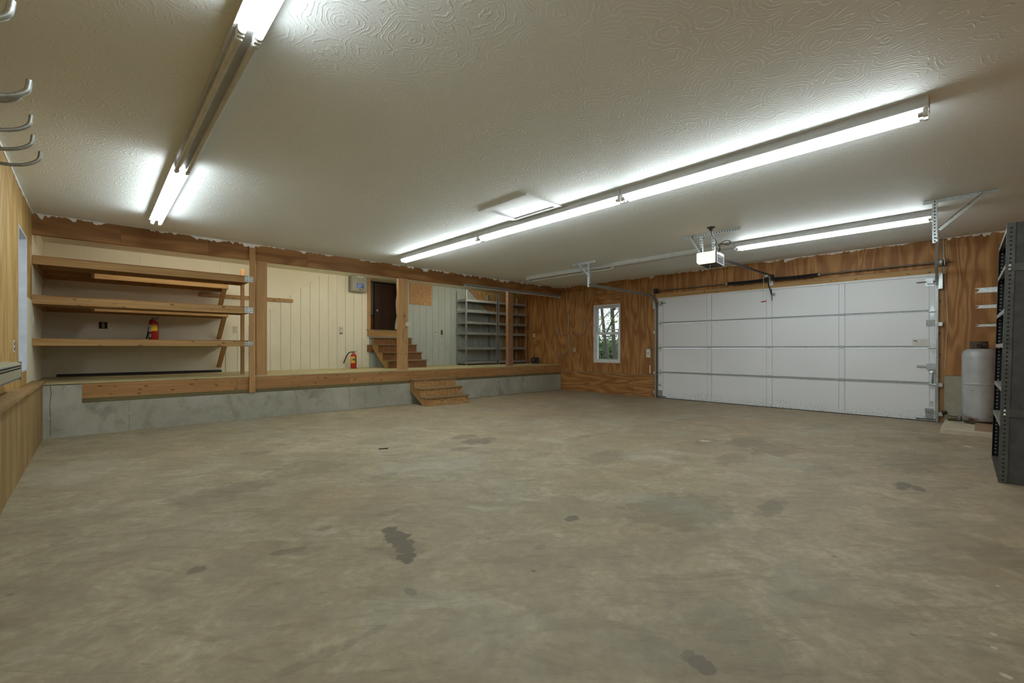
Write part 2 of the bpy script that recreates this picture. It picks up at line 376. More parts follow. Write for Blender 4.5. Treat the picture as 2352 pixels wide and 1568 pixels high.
def door_mat():
    m, nt, b = newmat('white_garage_door_enamel')
    v = coords(nt, (1, 1, 1), world=True)
    em = noise(nt, v, 120, 3, .6)
    sep = nd(nt, 'ShaderNodeSeparateXYZ', None, Vector=v)
    sp = noise(nt, v, 34, 4, .7)
    low = smooth(nt, mth(nt, 'ADD', sep.outputs[2], mth(nt, 'MULTIPLY', noise(nt, v, 2.2, 3), .35)), .42, .10)
    msk = mth(nt, 'MULTIPLY', low, ramp(nt, sp, [(.5, 0.), (.62, 1.)]))
    col = mix(nt, noise(nt, v, .9, 2), (.74, .76, .79), (.80, .815, .84))
    col = mix(nt, mth(nt, 'MULTIPLY', msk, .75), col, (.12, .12, .10))
    nt.links.new(col, b.inputs['Base Color']); b.inputs['Roughness'].default_value = .42
    bump(nt, b, em, .12, .002)
    return m
M['door'] = door_mat()
def glass_mat():
    m = bpy.data.materials.new('window_glass'); m.use_nodes = True; nt = m.node_tree; nt.nodes.clear()
    fr = nd(nt, 'ShaderNodeFresnel', None, IOR=1.3)
    mxx = nt.nodes.new('ShaderNodeMixShader')
    t = nd(nt, 'ShaderNodeBsdfTransparent', None, Color=(.93, .95, .95, 1)); g = nd(nt, 'ShaderNodeBsdfGlossy', None, Roughness=.03)
    nt.links.new(fr.outputs[0], mxx.inputs[0]); nt.links.new(t.outputs[0], mxx.inputs[1]); nt.links.new(g.outputs[0], mxx.inputs[2])
    o = nt.nodes.new('ShaderNodeOutputMaterial'); nt.links.new(mxx.outputs[0], o.inputs[0])
    return m
M['glass'] = glass_mat()
M['leaf'] = plain('spring_leaves', (0.26, 0.40, 0.08), .6, 0, .3)
M['leaf2'] = plain('shrub_leaves', (0.12, 0.19, 0.06), .7, 0, .3)
M['bark'] = lumber('tree_bark', (0.06, 0.05, 0.035), (0.13, 0.115, 0.085), 'z', .3)
M['grass'] = plain('outside_ground', (0.12, 0.15, 0.06), .9, 0, .3)
M['roofgrey'] = plain('grey_shed_roof', (0.20, 0.21, 0.21), .8)

# ---------------------------------------------------------------- mesh helpers
ORG = {}
class MB:
    def __init__(s): s.bm = bmesh.new()
    def _add(s, vs, fs, mi=0):
        v = [s.bm.verts.new(p) for p in vs]
        for f in fs:
            try:
                fc = s.bm.faces.new([v[i] for i in f]); fc.material_index = mi
            except ValueError: pass
        return s
    def box(s, x0, x1, y0, y1, z0, z1, mi=0):
        x0, x1 = sorted((x0, x1)); y0, y1 = sorted((y0, y1)); z0, z1 = sorted((z0, z1))
        return s._add([(x0, y0, z0), (x1, y0, z0), (x1, y1, z0), (x0, y1, z0), (x0, y0, z1), (x1, y0, z1), (x1, y1, z1), (x0, y1, z1)],
                      [(0, 3, 2, 1), (4, 5, 6, 7), (0, 1, 5, 4), (1, 2, 6, 5), (2, 3, 7, 6), (3, 0, 4, 7)], mi)
    def bar(s, a, b, w, h, up=(0, 0, 1), mi=0):
        a, b = Vector(a), Vector(b); d = (b - a).normalized(); u = Vector(up)
        r = d.cross(u)
        if r.length < 1e-4: r = d.cross(Vector((1, 0, 0)))
        r.normalize(); u = r.cross(d)
        q = []
        for p in (a, b):
            for sx, sy in ((-1, -1), (1, -1), (1, 1), (-1, 1)): q.append(p + r * (sx * w / 2) + u * (sy * h / 2))
        return s._add(q, [(3, 2, 1, 0), (4, 5, 6, 7), (0, 1, 5, 4), (1, 2, 6, 5), (2, 3, 7, 6), (3, 0, 4, 7)], mi)
    def prism(s, poly, lo, hi, axis='y', mi=0):
        def P(a, b, t):
            return (a, t, b) if axis == 'y' else ((t, a, b) if axis == 'x' else (a, b, t))
        n = len(poly)
        vs = [P(a, b, lo) for a, b in poly] + [P(a, b, hi) for a, b in poly]
        fs = [tuple(range(n))[::-1], tuple(range(n, 2 * n))] + [(i, (i + 1) % n, n + (i + 1) % n, n + i) for i in range(n)]
        return s._add(vs, fs, mi)
    def tube(s, pts, r, n=10, mi=0, cap=True):
        pts = [Vector(p) for p in pts]; m = len(pts)
        rs = r if isinstance(r, (list, tuple)) else [r] * m
        t0 = (pts[1] - pts[0]).normalized()
        u = t0.orthogonal().normalized(); rings = []
        for i, p in enumerate(pts):
            t = (pts[min(i + 1, m - 1)] - pts[max(i - 1, 0)]).normalized()
            u = (u - t * u.dot(t)); u.normalize(); w = t.cross(u)
            rings.append([p + (u * math.cos(2 * math.pi * k / n) + w * math.sin(2 * math.pi * k / n)) * rs[i] for k in range(n)])
        vs = [q for rg in rings for q in rg]
        fs = [(i * n + k, i * n + (k + 1) % n, (i + 1) * n + (k + 1) % n, (i + 1) * n + k) for i in range(m - 1) for k in range(n)]
        if cap: fs += [tuple(range(n))[::-1], tuple(range((m - 1) * n, m * n))]
        return s._add(vs, fs, mi)
    def lathe(s, prof, c=(0, 0, 0), n=24, mi=0):
        vs = []; m = len(prof)
        for r, z in prof:
            for k in range(n):
                a = 2 * math.pi * k / n; vs.append((c[0] + r * math.cos(a), c[1] + r * math.sin(a), c[2] + z))
        fs = [(i * n + k, i * n + (k + 1) % n, (i + 1) * n + (k + 1) % n, (i + 1) * n + k) for i in range(m - 1) for k in range(n)]
        fs += [tuple(range(n))[::-1], tuple(range((m - 1) * n, m * n))]
        return s._add(vs, fs, mi)
    def build(s, name, mat, parent=None, smooth=False, local=False, bevel=0.0):
        bm = s.bm
        bmesh.ops.recalc_face_normals(bm, faces=bm.faces[:])
        if bevel:
            bmesh.ops.bevel(bm, geom=bm.edges[:], offset=bevel, segments=2, affect='EDGES', profile=0.7)
        me = bpy.data.meshes.new(name)
        vs = [v.co for v in bm.verts]
        if local: o3 = Vector((0, 0, 0)); pw = o3
        elif parent is None:
            mn = [min(v[i] for v in vs) for i in range(3)]; mx = [max(v[i] for v in vs) for i in range(3)]
            o3 = Vector(((mn[0] + mx[0]) / 2, (mn[1] + mx[1]) / 2, mn[2])); pw = Vector((0, 0, 0))
        else:
            mn = [min(v[i] for v in vs) for i in range(3)]; mx = [max(v[i] for v in vs) for i in range(3)]
            o3 = Vector(((mn[0] + mx[0]) / 2, (mn[1] + mx[1]) / 2, mn[2])); pw = ORG.get(parent.name, Vector((0, 0, 0)))
        bm.transform(Matrix.Translation(-o3))
        bm.to_mesh(me); bm.free()
        for mm in (mat if isinstance(mat, (list, tuple)) else [mat]): me.materials.append(M[mm] if isinstance(mm, str) else mm)
        if smooth:
            for p in me.polygons: p.use_smooth = True
            try: me.set_sharp_from_angle(angle=math.radians(40))
            except Exception: pass
        o = bpy.data.objects.new(name, me); COL.objects.link(o)
        if parent: o.parent = parent
        o.location = o3 - pw
        if not local: ORG[o.name] = o3
        return o
def empty(name, loc):
    o = bpy.data.objects.new(name, None); COL.objects.link(o); o.location = loc
    o.empty_display_size = 0.1; ORG[o.name] = Vector(loc)
    return o
def tag(o, label, cat, group=None):
    o['label'] = label; o['category'] = cat
    if group: o['group'] = group
    return o
def struct(o, label=None):
    o['kind'] = 'structure'
    if label: o['label'] = label
    return o
def stuff(o): o['kind'] = 'stuff'; return o
def B(*a): return MB().box(*a)
def copy_tree(o, d, parent=None):
    c = o.copy(); COL.objects.link(c)
    if parent is not None: c.parent = parent
    else: c.location = o.location + Vector(d); ORG[c.name] = ORG[o.name] + Vector(d)
    for ch in list(o.children): copy_tree(ch, d, c)
    return c

# ---------------------------------------------------------------- dimensions
X0, Y0, Yb, XL, YR = 10.2, 8.72, 10.5, -0.60, -0.38
ZC, ZP, ZPC = 3.03, 0.75, 2.955        # ceiling, platform deck, platform ceiling
XLOW = -0.50

# ================================================================ the room shell
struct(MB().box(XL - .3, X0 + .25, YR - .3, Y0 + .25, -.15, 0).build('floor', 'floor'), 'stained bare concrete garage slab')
struct(MB().box(XL - .3, X0 + .3, YR - .3, Y0 + .09, ZC, ZC + .12).build('ceiling', 'ceil'), 'textured painted drywall ceiling over the garage')
struct(MB().box(XL - .3, X0 + .3, Y0 + .09, Yb + .3, ZPC, ZC + .12).build('ceiling_platform', 'white_wall'), 'cream ceiling over the raised platform')

# --- right wall (close beside the camera)
wr = struct(MB().box(XL - .3, X0 + .3, YR - .15, YR - .012, 0, ZC).build('wall_right', 'ply'), 'plywood wall behind the dark steel rack')
for i in range(9):
    a = XL + i * 1.22; e = min(a + 1.215, X0)
    MB().box(a, e, YR - .012, YR, 0.0, ZC).build('plywood_panel', 'ply', wr)

# --- left wall with its window opening
WY0, WY1, WZ0, WZ1 = 7.24, 8.07, .95, 2.58
wl = struct(MB().box(XL - .16, XL - .012, YR - .3, WY0, 0, ZC).box(XL - .16, XL - .012, WY1, Yb + .3, 0, ZC)
            .box(XL - .16, XL - .012, WY0, WY1, 0, WZ0).box(XL - .16, XL - .012, WY0, WY1, WZ1, ZC).build('wall_left', 'white_wall'), 'wall with pale plywood upper panels beside the hooks')
ys = [YR, .72, 1.94, 3.16, 4.38, 5.6, 6.82]
for a, e in zip(ys, ys[1:] + [WY0]):
    MB().box(XL - .012, XL, a + .002, e - .002, .76, ZC).build('plywood_panel', 'ply_left', wl)
MB().box(XL - .012, XL, WY0, Y0, WZ1, ZC).build('plywood_panel', 'ply_left', wl)
MB().box(XL - .012, XL, WY0, WY1, .76, WZ0).build('plywood_panel', 'ply_left', wl)
MB().box(XL - .012, XL, WY1, Y0, 1.86, WZ1).build('plywood_panel', 'ply_left', wl)
MB().box(XL - .012, XL, WY1, Y0, .76, 1.86).build('drywall_panel', 'white_wall', wl)
MB().box(XL - .012, XL, Y0, Yb, ZP - .1, ZPC).build('drywall_panel', 'white_wall', wl)
# low knee wall along it
wk = struct(MB().box(XL - .0, XLOW - .012, YR, Y0, 0, .76).build('wall_left_lower', 'ply_low'), 'low birch plywood wall under the wooden ledge')
for a, e in ((YR, .9), (.9, 3.34), (3.34, 5.78), (5.78, 8.22), (8.22, Y0)):
    MB().box(XLOW - .012, XLOW, a + .0015, e - .0015, 0, .76).build('plywood_panel', 'ply_low', wk)
# ledge boards
for (y0, y1, xf, z, lab) in ((6.35, Y0 - .02, XLOW + .035, .762, 'brown ledge board running up to the concrete corner'),
                             (3.3, 6.72, XLOW + .055, .790, 'thick ledge board with a sawn end under the heater'),
                             (YR + .02, 3.29, XLOW + .055, .762, 'ledge board capping the low wall below the ceiling hooks')):
    tag(MB().box(XL + .001, xf, y0, y1, z, z + .028).build('ledge_board', 'ledge_y', None, bevel=.002), lab, 'board', 'boards capping the low wall')

# --- window in the left wall
w2 = struct(empty('window_2', (XL - .2, (WY0 + WY1) / 2, WZ0)), 'white window deep in the left wall recess')
for (y0, y1, z0, z1) in ((WY0, WY0 + .02, WZ0, WZ1), (WY1 - .02, WY1, WZ0, WZ1), (WY0 + .02, WY1 - .02, WZ1 - .02, WZ1), (WY0 + .02, WY1 - .02, WZ0, WZ0 + .02)):
    MB().box(XL - .22, XL + .004, y0, y1, z0, z1).build('jamb', 'jamb', w2)
fr = MB()
for (y0, y1, z0, z1) in ((WY0 + .02, WY0 + .075, WZ0 + .02, WZ1 - .02), (WY1 - .075, WY1 - .02, WZ0 + .02, WZ1 - .02), (WY0 + .075, WY1 - .075, WZ1 - .075, WZ1 - .02), (WY0 + .075, WY1 - .075, WZ0 + .02, WZ0 + .075), (WY0 + .075, WY1 - .075, 1.74, 1.79)):
    fr.box(XL - .20, XL - .15, y0, y1, z0, z1)
fr.build('window_frame', 'vinyl', w2)
for z0, z1 in ((WZ0 + .075, 1.74), (1.79, WZ1 - .075)):
    MB().box(XL - .18, XL - .172, WY0 + .075, WY1 - .075, z0, z1).build('pane', 'glass', w2)

# --- garage-door wall
DY0, DY1, DZ = .575, 5.585, 2.46            # door opening
NY0, NY1 = onX(1425, 770, X0).y, onX(1364, 770, X0).y
NZ0, NZ1 = .83, 2.42
bk = MB(); t0, t1 = X0 + .012, X0 + .16
for (y0, y1, z0, z1) in ((YR - .3, DY0, 0, ZC), (DY0, DY1, DZ, ZC), (DY1, NY0, 0, ZC), (NY0, NY1, 0, NZ0), (NY0, NY1, NZ1, ZC), (NY1, Yb + .3, 0, ZC)):
    bk.box(t0, t1, y0, y1, z0, z1)
wg = struct(bk.build('wall_garage', 'conc2'), 'orange fir plywood wall around the white garage door')
ZL = .555
def dp(y0, y1, z0, z1, m='ply', nm='plywood_panel', dx=0.0, par=None):
    return MB().box(X0 - dx, X0 + .012, y0 + .002, y1 - .002, z0 + .0015, z1 - .0015).build(nm, m, par or wg)
ysm = onX(1283, 800, X0).y
dp(ysm, Yb, ZL, ZC); dp(NY1, ysm, ZL, ZC)
dp(NY0, NY1, NZ1, ZC, 'ply_h'); dp(NY0, NY1, ZL, NZ0)
dp(DY1 + .04, NY0, ZL, ZC)
y3 = onX(1455, 880, X0).y
dp(y3, Y0, 0, ZL - .012, 'ply_h'); dp(DY1 + .04, y3, 0, ZL - .012, 'ply_h')
hb = DZ + .105
ya, yb_, yc, yd = [onX(x, 640, X0).y for x in (1765, 1782, 1940, 1600)]
dp(yd, DY1 + .04, hb, ZC); dp(ya, yd, hb, ZC); dp(yb_, ya, hb, ZC, 'ply', 'plywood_strip', .004); dp(yc, yb_, hb, ZC); dp(.50, yc, hb, ZC)
dp(.50, ya, DZ, hb, M['lum_y'], 'header_board'); dp(ya, DY1 + .04, DZ, hb, M['lum_y'], 'header_board')
dp(YR, .475, .775, ZC)
dp(.478, DY0 - .02, 0, DZ, M['lum_z'], 'jamb_board', .0); dp(DY1 + .0, DY1 + .04, 0, DZ, M['lum_z'], 'jamb_board', .0)
stuff_rng = random.Random(3)
def ragged(par, axis, t, a0, a1, z, dense, hmin, hmax, thick=.006, seed=1):
    """torn joint compound along a ceiling edge: one ragged strip, thick skin"""
    rg = random.Random(seed); mb = MB(); a = a0
    while a < a1:
        L = rg.uniform(.08, .6)
        if rg.random() < dense:
            n = max(5, int(L / .014)); h = rg.uniform(hmin, hmax); hh = h * rg.random(); pts = []
            for i in range(n + 1):
                f = i / n; edge = min(1, 6 * f, 6 * (1 - f))
                hh += rg.gauss(0, h * .28); hh = min(max(hh, h * .08), h * 1.2)
                if rg.random() < .08: hh = h * rg.random()
                pts.append((min(a + L * f, a1), z - max(.002, hh * edge)))
            for i in range(n):
                (p0, w0), (p1_, w1_) = pts[i], pts[i + 1]
                if p1_ - p0 < 1e-4: continue
                mb.prism([(p0, w0), (p1_, w1_), (p1_, z), (p0, z)], t - thick * rg.uniform(.5, 1), t + .001, 'x' if axis == 'y' else 'y')
        a += L
    return stuff(mb.build('joint_compound', 'compound', par))
ragged(wg, 'y', X0, YR, Y0, ZC, .72, .012, .05, .006, 5)
ragged(wg, 'y', X0, YR, 2.8, ZC, .9, .02, .06, .008, 9)

# --- window in the garage-door wall
w1 = struct(empty('window_1', (X0 + .05, (NY0 + NY1) / 2, NZ0)), 'white double-hung window looking out to trees')
def ring(mb, x0, x1, y0, y1, z0, z1, w):
    mb.box(x0, x1, y0, y0 + w, z0, z1).box(x0, x1, y1 - w, y1, z0, z1).box(x0, x1, y0 + w, y1 - w, z0, z0 + w).box(x0, x1, y0 + w, y1 - w, z1 - w, z1)
    return mb
ring(MB(), X0 - .012, X0 + .16, NY0, NY1, NZ0, NZ1, .045).build('window_frame', 'vinyl', w1)
zm = NZ0 + .80
for nm, x, z0, z1 in (('lower_sash', X0 + .025, NZ0 + .045, zm + .02), ('upper_sash', X0 + .075, zm - .01, NZ1 - .045)):
    s_ = ring(MB(), x, x + .04, NY0 + .045, NY1 - .045, z0, z1, .05).build(nm, 'vinyl', w1)
    MB().box(x + .016, x + .022, NY0 + .095, NY1 - .095, z0 + .05, z1 - .05).build('pane', 'glass', s_)
ring(MB(), X0 + .13, X0 + .145, NY0 + .045, NY1 - .045, zm + .09, zm + .115, .012).build('screen_bar', 'vinyl', w1)

# --- back wall of the raised platform
OX0, OX1, OZ0, OZ1 = 4.985, 5.90, 1.66, 2.95       # doorway
wb = MB()
for (x0, x1, z0, z1) in ((XL - .3, OX0, ZP, ZPC), (OX0, OX1, ZP, OZ0), (OX1, X0 + .3, ZP, ZPC)):
    wb.box(x0, x1, Yb + .012, Yb + .14, z0, z1)
wb = struct(wb.build('wall_back', 'white_wall'), 'house wall of cream and grey-green siding behind the platform')
def bp(x0, x1, z0, z1, m, nm='drywall_panel', dy=0.0, poly=None):
    if poly: return MB().prism(poly, Yb - dy, Yb + .012, 'y').build(nm, m, wb)
    return MB().box(x0, x1, Yb - dy, Yb + .012, z0, z1).build(nm, m, wb)
def diag(x): return 2.01 + (x - 2.71) * .815
def diag2(x): return 2.973 - (x - 8.078) * .8555
bp(XL, .62, ZP, ZPC, 'white_wall'); bp(.622, 1.84, ZP, ZPC, 'white_wall')
xk = 2.75 - .203 * 4
bp(0, 0, 0, 0, 'white_wall', poly=[(1.842, ZP), (xk, ZP), (xk, diag(xk)), (2.71, diag(2.71)), (3.868, ZPC), (1.842, ZPC)])
pitch = .2045; x = xk
while x < 9.5:
    e = x + pitch
    white = x < 4.9
    if abs(e - 4.99) < .1 and white: e = 4.992
    m = 'white_plank' if white else 'grey_plank'
    a, c = x + .003, e - .003
    if OX0 - .02 < (x + e) / 2 < OX1: tops = [(a, OZ0), (c, OZ0)]
    elif x < 3.868: tops = [(a, min(ZPC, diag(a))), (c, min(ZPC, diag(c)))]
    elif e > 8.08: tops = [(a, min(ZPC, diag2(a))), (c, min(ZPC, diag2(c)))]
    else: tops = [(a, ZPC), (c, ZPC)]
    if c > 9.5: break
    for z0, z1 in ((ZP, 1.292), (1.300, None)):
        if z1 is None and min(t for _, t in tops) <= z0 + .02: continue
        t_ = [(p, min(w, z1) if z1 else w) for p, w in tops]
        bp(0, 0, 0, 0, m, 'siding_plank', .012, [(a, z0), (c, z0), (c, t_[1][1]), (a, t_[0][1])])
    x = e
MB().box(xk, OX0, Yb - .018, Yb, 1.290, 1.302).build('drip_strip', 'white_plank', wb)
MB().box(OX1 + .25, 7.6, Yb - .018, Yb, 1.290, 1.302).build('drip_strip', 'grey_plank', wb)
d0 = onY(615, 713, Yb); d1 = onY(752, 620, Yb)
# brown diagonal board and plywood in the far corner
bp(0, 0, 0, 0, 'lum_z', 'diagonal_board', .035, [(8.10, ZPC), (8.10 - .0, 2.953), (9.62, 1.655), (9.62, 1.92), (8.36, ZPC)])
bp(0, 0, 0, 0, 'ply_left', 'plywood_panel', .004, [(8.36, ZPC), (9.62, 1.90), (9.70, 1.90), (X0, 1.90), (X0, ZPC)])
MB().box(9.44, 9.56, Yb - .03, Yb + .012, ZP, 1.72).build('corner_board', 'lum_z', wb)
MB().box(9.56, X0, Yb - .004, Yb + .012, ZP, 1.90).build('plywood_panel', 'ply', wb)
a, c = onY(940, 650, Yb), onY(990, 702, Yb)
tag_osb = MB().box(a.x, c.x, Yb - .03, Yb - .012, c.z, ZPC).build('strand_board_patch', 'osb', wb)
# doorway trim and the dark hall behind it
d1_ = struct(empty('door_2', (OX0, Yb, OZ0)), 'open doorway with dark brown door above the upper steps')
MB().box(OX0 - .05, OX0 + .03, Yb - .03, Yb + .14, OZ0 + .02, ZPC).build('door_jamb', 'lum_z', d1_)
MB().box(OX1 - .02, OX1 + .05, Yb - .03, Yb + .14, OZ0 + .02, ZPC).build('door_jamb', 'lum_z', d1_)
MB().box(OX0 - .07, OX1 + .06, Yb - .045, Yb + .16, OZ0 + .005, OZ0 + .03).build('sill_cap', 'tread', d1_)
MB().box(OX0 - .05, OX1 + .06, Yb - .035, Yb, 1.525, OZ0 + .005).build('sill_board', 'lum_x', d1_)
MB().box(OX0, OX1 + .06, Yb - .05, Yb, 1.475, 1.523).build('metal_strip', 'galv_dark', d1_)
lf = MB().box(5.38, OX1 + .12, Yb + .50, Yb + .54, OZ0, 2.93).build('door_leaf', 'browndoor', d1_)
MB().lathe([(.001, -.03), (.028, -.02), (.034, 0), (.028, .02), (.012, .03), (.012, .05)], (0, 0, 0), 12).build('door_knob', 'galv', lf, True, True).location = (-.26, -.05, .55)
hall = MB()
hall.box(OX0 - .2, OX1 + .4, Yb + .14, Yb + 1.6, OZ0 - .1, OZ0).box(OX0 - .2, OX1 + .4, Yb + .14, Yb + 1.6, 2.96, 3.05)
hall.box(OX0 - .2, OX0 - .1, Yb + .14, Yb + 1.6, OZ0, 2.96).box(OX1 + .3, OX1 + .4, Yb + .14, Yb + 1.6, OZ0, 2.96).box(OX0 - .2, OX1 + .4, Yb + 1.5, Yb + 1.6, OZ0, 2.96)
wh = struct(hall.build('wall_hall', 'hall_grey'), 'dim grey hall seen through the open doorway')
MB().box(OX0 - .1, 5.40, Yb + .60, Yb + .66, OZ0, 2.96).build('hall_drywall', 'hall_grey', wh)
MB().box(OX0 - .1, 5.40, Yb + .585, Yb + .60, OZ0, 2.07).build('strand_board_wainscot', 'osb_dark', wh)
MB().box(OX0 - .1, 5.40, Yb + .575, Yb + .60, 2.07, 2.105).build('chair_rail', 'browndoor', wh)
MB().box(5.155, 5.185, Yb + .578, Yb + .585, 1.72, 1.82).build('outlet_plate', 'hole', wh)
MB().box(5.205, 5.235, Yb + .578, Yb + .585, 1.72, 1.82).build('outlet_plate', 'hall_grey', wh)

# --- concrete foundation below the platform
wf = MB()
xs = onY(188, 900, Y0).x
wf.box(XLOW - .1, X0, Y0, Y0 + .2, -.1, .455)
wf = struct(wf.build('wall_foundation', 'conc'), 'pitted bare concrete wall under the wooden platform rim')
struct(MB().box(XLOW - .1, xs, Y0, Y0 + .2, .455, .715).build('wall_foundation_pier', 'conc'), 'higher concrete corner block left of the rim board')
for px in (297, 803, 838):
    xx = onY(px, 920, Y0).x
    MB().box(xx - .005, xx + .005, Y0 - .004, Y0 + .001, 0, .455).build('form_seam', 'conc2', wf)
xx = onY(115, 920, Y0).x
MB().tube([(xx, Y0, .71), (xx + .012, Y0, .6), (xx - .004, Y0, .45), (xx + .006, Y0, .3), (xx, Y0, .0)], .003, 6).build('crack', 'ink', wf)
for px, py in ((115, 962), (208, 956), (297, 949), (530, 947), (762, 913), (1130, 880)):
    p = onY(px, py, Y0)
    MB().lathe([(.022, 0), (.022, .006), (.012, .008), (.012, .002), (.001, .002)], (0, 0, 0), 14).build('tie_hole', 'paver', wf, True, True)
    o = COL.objects[-1]; o.rotation_euler = (math.pi / 2, 0, 0); o.location = Vector((p.x, Y0 + .001, p.z)) - ORG[wf.name]
ye = onX(2180, 900, X0)
struct(MB().box(X0 - .012, X0 + .012, YR, .475, 0, .77).build('wall_foundation_corner', 'conc2'), 'tan concrete footing behind the silver tank')
# a few pour ridges where slab meets the wall
MB().prism([(XLOW, 0), (xs + .4, 0), (xs + .2, .012), (XLOW, .018)], Y0 - .02, Y0, 'y').build('slab_lip', 'conc', wf)

# --- header beam at the ceiling
tb = struct(MB().box(XL, X0, Y0 + .012, Y0 + .09, 2.752, ZC).build('trim_1', 'ply_beam'), 'long brown plywood header beam between posts and ceiling')
bx = [XL] + [onY(p, 600, Y0).x for p in (277, 480, 706, 1018)] + [X0]
for a, e in zip(bx, bx[1:]):
    MB().box(a + .002, e - .002, Y0, Y0 + .012, 2.75, ZC).build('beam_panel', 'ply_beam', tb)
MB().box(XL, X0, Y0 - .008, Y0, 2.75, 2.79).build('beam_edge_strip', 'ply_beam', tb) if False else None
ragged(tb, 'x', Y0, XL, X0, ZC, .8, .02, .065, .009, 11)
ragged(wl, 'y', XL + .008, 1.0, Y0, ZC, .85, .01, .035, .007, 21) if False else None
lr = MB(); rg = random.Random(21); a = 1.0
while a < Y0:
    L = rg.uniform(.15, .5)
    lr.prism([(a, ZC), (min(a + L, Y0), ZC), (min(a + L, Y0), ZC - rg.uniform(.01, .03)), (a + L / 2, ZC - rg.uniform(.015, .05)), (a, ZC - rg.uniform(.01, .03))], XL, XL + .007, 'x'); a += L
stuff(lr.build('joint_compound', 'compound', wl))

# ================================================================ raised platform
pl = tag(empty('raised_platform', (4.8, 9.6, .46)), 'long raised wooden platform on the concrete foundation wall', 'platform')
dx = [XL, onZ(310, 870, ZP).x, 2.9, 5.3, 7.7, X0]
for a, e in zip(dx, dx[1:]):
    MB().box(a + .001, e - .002, Y0 - .006, Yb - .0, ZP - .022, ZP).build('deck_sheet', 'deck', pl)
rx = [xs, onY(545, 880, Y0).x, onY(803, 880, Y0).x, onY(1032, 860, Y0).x, X0]
for a, e in zip(rx, rx[1:]):
    MB().box(a + .0015, e - .0015, Y0, Y0 + .04, .515, ZP - .024).build('rim_board', 'rim_x', pl)
for a, e in zip([xs, 3.1, 6.6], [3.1, 6.6, X0]):
    MB().box(a + .001, e - .001, Y0 - .006, Y0 + .12, .46, .513).build('sill_plate', 'sill_x', pl)
for k in range(3):
    MB().box(XL + .02, X0 - .02, Y0 + .6 + k * .55, Y0 + .64 + k * .55, .53, ZP - .024).build('joist', 'rim_x', pl)
struct(MB().box(onY(130, 860, Yb).x, onY(508, 852, Yb).x, Yb - .045, Yb - .001, ZP, ZP + .045).build('baseboard_back', 'blackmetal'), 'dark strip along the cream wall below the wooden shelves')

# posts
def post(x0, x1, y0, y1, z0, z1, lab, m='lum_z'):
    return tag(MB().box(x0, x1, y0, y1, z0, z1).build('wooden_post', m, None, bevel=.003), lab, 'post', 'posts under the header beam')
p1, p2 = onY(573, 800, Y0 - .04).x, onY(587, 800, Y0 - .04).x
tag(MB().box(p1, p2, Y0 - .04, Y0 - .0075, .46, 2.96).build('wooden_stud', 'lum_z', None, bevel=.002), 'narrow stud nailed over beam and rim beside the shelf plates', 'stud')
post(onY(588, 800, Y0).x, onY(613.5, 800, Y0).x, Y0 + .0, Y0 + .088, ZP, 2.75, 'wide knotty post standing beside the narrow stud')
post2 = post(onY(916, 800, Y0).x, onY(937, 800, Y0).x, Y0, Y0 + .088, ZP, 2.75, 'post carrying a small white box in front of the upper steps')
x3 = onY(1163, 800, Y0).x
post3 = post(onY(1167, 800, Y0).x, onY(1178.5, 800, Y0).x, Y0 - .003, Y0 + .088, ZP, 2.75, 'reddish post in front of the grey steel shelving', 'post_dark')

# ================================================================ lower steps
def stair(name, label, group, X_0, X_1, ys_, zs_, zbase, yback, mt='tread', mr='osb', ov=.025):
    st = tag(empty(name, ((X_0 + X_1) / 2, ys_[0], zbase)), label, 'steps', group)
    n = len(ys_)
    for xa, xb in ((X_0, X_0 + .038), (X_1 - .038, X_1)):
        poly = [(ys_[0] + .02, zbase)]
        for i in range(n):
            poly.append((ys_[i] + .02, zs_[i] - .026))
            poly.append(((ys_[i + 1] + .02) if i + 1 < n else yback, zs_[i] - .026))
        poly.append((yback, max(zbase, zs_[-1] - .26)))
        poly.append((ys_[0] + .02 + .13, zbase))
        MB().prism(poly, xa, xb, 'x').build('stringer', 'stringer', st)
    zp = zbase
    for i in range(n):
        MB().box(X_0, X_1, ys_[i], ys_[i] + .019, zp, zs_[i] - .027).build('riser', mr, st)
        y2 = (ys_[i + 1] + .018) if i + 1 < n else yback
        MB().box(X_0 - .012, X_1 + .012, ys_[i] - ov, y2, zs_[i] - .026, zs_[i]).build('tread', mt, st, bevel=.003)
        zp = zs_[i]
    return st
stair('lower_steps', 'three low strand board steps standing on the garage floor', None, 5.10, 6.20, [8.05, 8.29, 8.53], [.178, .358, .54], 0, Y0 - .008)
us = stair('upper_steps', 'strand board steps on the platform leading up to the doorway', None, 5.04, 6.10, [9.63, 9.87, 10.11, 10.35], [.942, 1.133, 1.323, 1.50], ZP, Yb - .06, 'tread', 'osb_dark')
MB().box(4.93, 5.25, Yb - .06, Yb - .02, 1.14, 1.31).build('hanger_block', 'osb_dark', us)

